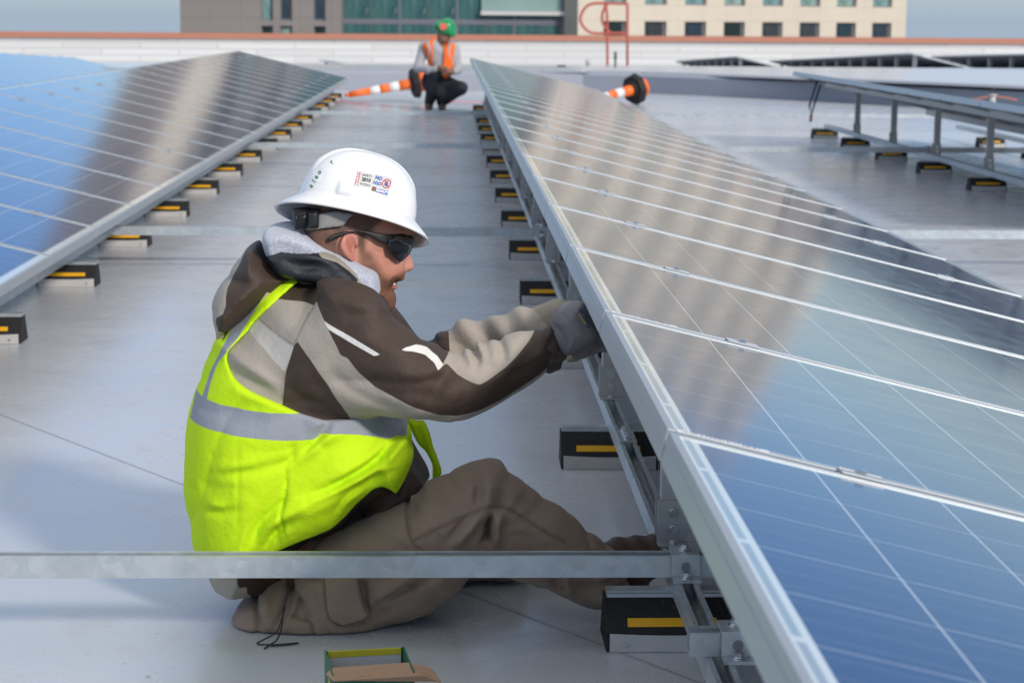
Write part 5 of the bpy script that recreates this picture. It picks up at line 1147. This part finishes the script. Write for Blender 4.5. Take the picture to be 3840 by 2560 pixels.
b = aty(2378, 336, 28.2); tp = np.array([b[0]-.75, b[1]-.60, .06]); delineator(tp, b, 'orange and white striped delineator lying on its side beyond the centre row')
# flagging tape on the roof near the worker
mt_ = plain('pink_flagging_tape', (.80, .12, .22), .5)
for nm, pts, l in (('flagging_tape', [(-1.62, 27.9), (-1.45, 28.1), (-1.30, 27.9), (-1.1, 28.05)], 'pink tape lying on the roof at the tip of the left striped delineator'), ('flagging_tape', [(.02, 28.3), (.2, 28.2), (.35, 28.4), (.62, 28.3), (.8, 28.35)], 'pink tape lying on the roof between the worker and the centre row')):
    mb = MB(); P = spline([(x, y, .012+.02*(i % 2)) for i, (x, y) in enumerate(pts)], 6, False)
    for p, q in zip(P[:-1], P[1:]): mb.quad((p[0], p[1]-.03, p[2]), (q[0], q[1]-.03, q[2]), (q[0], q[1]+.03, q[2]+.008), (p[0], p[1]+.03, p[2]+.008))
    tag(mb.build(nm, mt_), l, 'tape')
# ---------------------------------------------------------------- red hatch rail
def RZ(y): return .33-.0265*(y-36)
mr_ = plain('red_oxide_paint', (.42, .085, .06), .55); hr = empty('hatch_rail', tuple(aty(1418*W, 165*W, 60)), label='rust-red tubular hatch rail with a rounded loop standing in front of the white parapet', cat='railing')
o0 = np.array(hr.location)
def hp3(x, y, Y=60): p = aty(x*W, y*W, Y)-o0; return tuple(p)
mb = MB()
for P, sm_ in (([(1395, 168), (1395, 110), (1394, 30), (1388, 12)], 1), ([(1441, 168), (1441, 9)], 0), ([(1441, 9), (1400, 8), (1362, 9), (1343, 20), (1333, 44), (1342, 64), (1360, 76), (1395, 77), (1441, 77)], 1), ([(1396, 10), (1386, 25), (1383, 48), (1392, 66), (1402, 76)], 1), ([(1395, 162), (1441, 162)], 0)):
    pts = [hp3(x, y) for x, y in P]; pts = [tuple(q) for q in spline(pts, 6, False)] if sm_ else pts; mb.tube(pts, .040, 10)
mb.build('tube_frame', mr_, hr)
mb = MB(); q = hp3(1418, 167); mb.box(q[0]-.45, q[0]+.45, -.3, .3, q[2]-.15, q[2]-.0); mb.build('base_plate', M['roof2'], hr)
for (x, y, w, h, m_, l) in ((857, 168, .42, .12, M['black'], 'flat black vent on the far roof between the left row and the crouching worker'), (1290, 163, .20, .15, M['black'], 'small black vent cap on the far roof right of the centre row'), (1350, 158, .10, .22, M['alu2'], 'small grey vent pipe left of the red hatch rail'), (1413, 158, .07, .40, plain('green_vent', (.10, .13, .10), .6), 'thin dark green vent pipe seen through the red hatch rail')):
    p = aty(x*W, y*W, 44); t = empty('roof_vent', (p[0], 44, p[2]-.03), label=l, cat='vent')
    mb = MB(); mb.cyl((0, 0, -.25), (0, 0, h*.6), w*.38, n=16); mb.build('pipe', m_, t); mb = MB(); mb.cyl((0, 0, h*.6), (0, 0, h), w*.5, w*.45, n=16); mb.build('cap', m_, t)
p = aty(2280*W, 226*W, 24.2); t = empty('pipe_fitting', (p[0], 24.2, p[2]), label='small white pipe fitting with a wire loop beyond the right row', cat='fitting')
mb = MB(); mb.cyl((0, 0, -.1), (0, 0, .03), .035, n=16).cyl((0, 0, .03), (0, 0, .05), .05, n=16); mb.build('pipe', M['flap'], t)
mb = MB(); mb.tube([(.035*math.cos(a), 0, .085+.035*math.sin(a)) for a in [i*2*math.pi/16 for i in range(17)]], .008, 8); mb.build('wire_loop', M['black'], t)
mb = MB(); mb.tube([(-.3, 0, -.02), (-.15, 0, .0), (0, 0, .03), (.2, 0, .0), (.3, 0, -.02)], .005, 8); mb.build('cord', plain('orange_cord', (.8, .2, .05), .5), t)
# loose module leads hanging at the far post of the right row
mb = MB(); c = Vector((3.60, 19.7, .60)); mb.tube([c, c+Vector((-.03, 0, -.10)), c+Vector((-.07, 0, -.24)), c+Vector((-.05, 0, -.34)), c+Vector((-.02, 0, -.22)), c+Vector((.03, 0, -.04))], .010, 8)
cb = empty('module_cable', (0, 0, 0), label='loop of black cable hanging from the far end of the right row', cat='cable'); mb.build('lead', M['black'], cb)
mb = MB(); mb.cyl(c+Vector((-.05, 0, -.33)), c+Vector((-.055, 0, -.40)), .014, n=10); mb.build('connector', plain('red_connector', (.5, .08, .04), .5), cb)
# ---------------------------------------------------------------- green carton at the bottom edge
bx = empty('carton', (-.137, 3.33, 0), (0, 0, math.radians(9)), label='open green and yellow cardboard box at the bottom edge in front of the seated man', cat='box')
mg = plain('green_printed_card', (.012, .13, .07), .55, 0, .15, 40); my = plain('yellow_printed_card', (.62, .52, .03), .55, 0, .1, 40); mk = plain('raw_cardboard', (.40, .24, .15), .8, 0, .14, 60); mwc = plain('grey_white_card', (.6, .62, .62), .7, 0, .14, 60)
mb = MB(); mb.box(-.068, .068, .058, .0605, .0005, .090); mb.build('back_panel', mg, bx)
mb = MB(); mb.box(-.064, .064, .0555, .0578, .0005, .0785); mb.build('liner', mwc, bx)
mb = MB(); mb.box(-.064, .064, .0550, .0578, .0788, .0905); mb.build('yellow_band', my, bx)
for sx in (-1, 1):
    mb = MB(); x0 = .0685*sx; mb.prism([(-.075, .0005), (.0604, .0005), (.0604, .0925), (.045, .0925), (-.012, .0905), (-.075, .090)], 0, x0-.0013, x0+.0013); sp_ = mb.build('side_panel', mg, bx)
    if sx < 0: mb = MB(); mb.box(x0-.0022, x0-.0014, -.04, -.012, .03, .065); mb.build('yellow_print', my, sp_)
mb = MB(); mb.box(-.066, .066, -.075, -.0728, .0005, .086); mb.build('front_panel', mg, bx)
mb = MB(); mb.box(-.066, .066, -.072, .0575, .0005, .003); mb.build('bottom', mk, bx)
mb = MB(); bm = mb.bm
P = [(-.060, -.022, .0870), (.070, -.022, .0890), (.073, -.030, .0890), (.100, -.034, .083), (.108, -.050, .079), (.112, -.095, .076), (.078, -.100, .0905), (-.070, -.100, .090), (-.078, -.050, .086), (-.068, -.034, .0885)]
top = [bm.verts.new(p) for p in P]; bot = [bm.verts.new((p[0], p[1], p[2]-.0022)) for p in P]; n = len(P)
bm.faces.new(top); bm.faces.new(bot[::-1])
for i in range(n): bm.faces.new((top[i], bot[i], bot[(i+1) % n], top[(i+1) % n]))
mb.build('lid_flap', mk, bx)
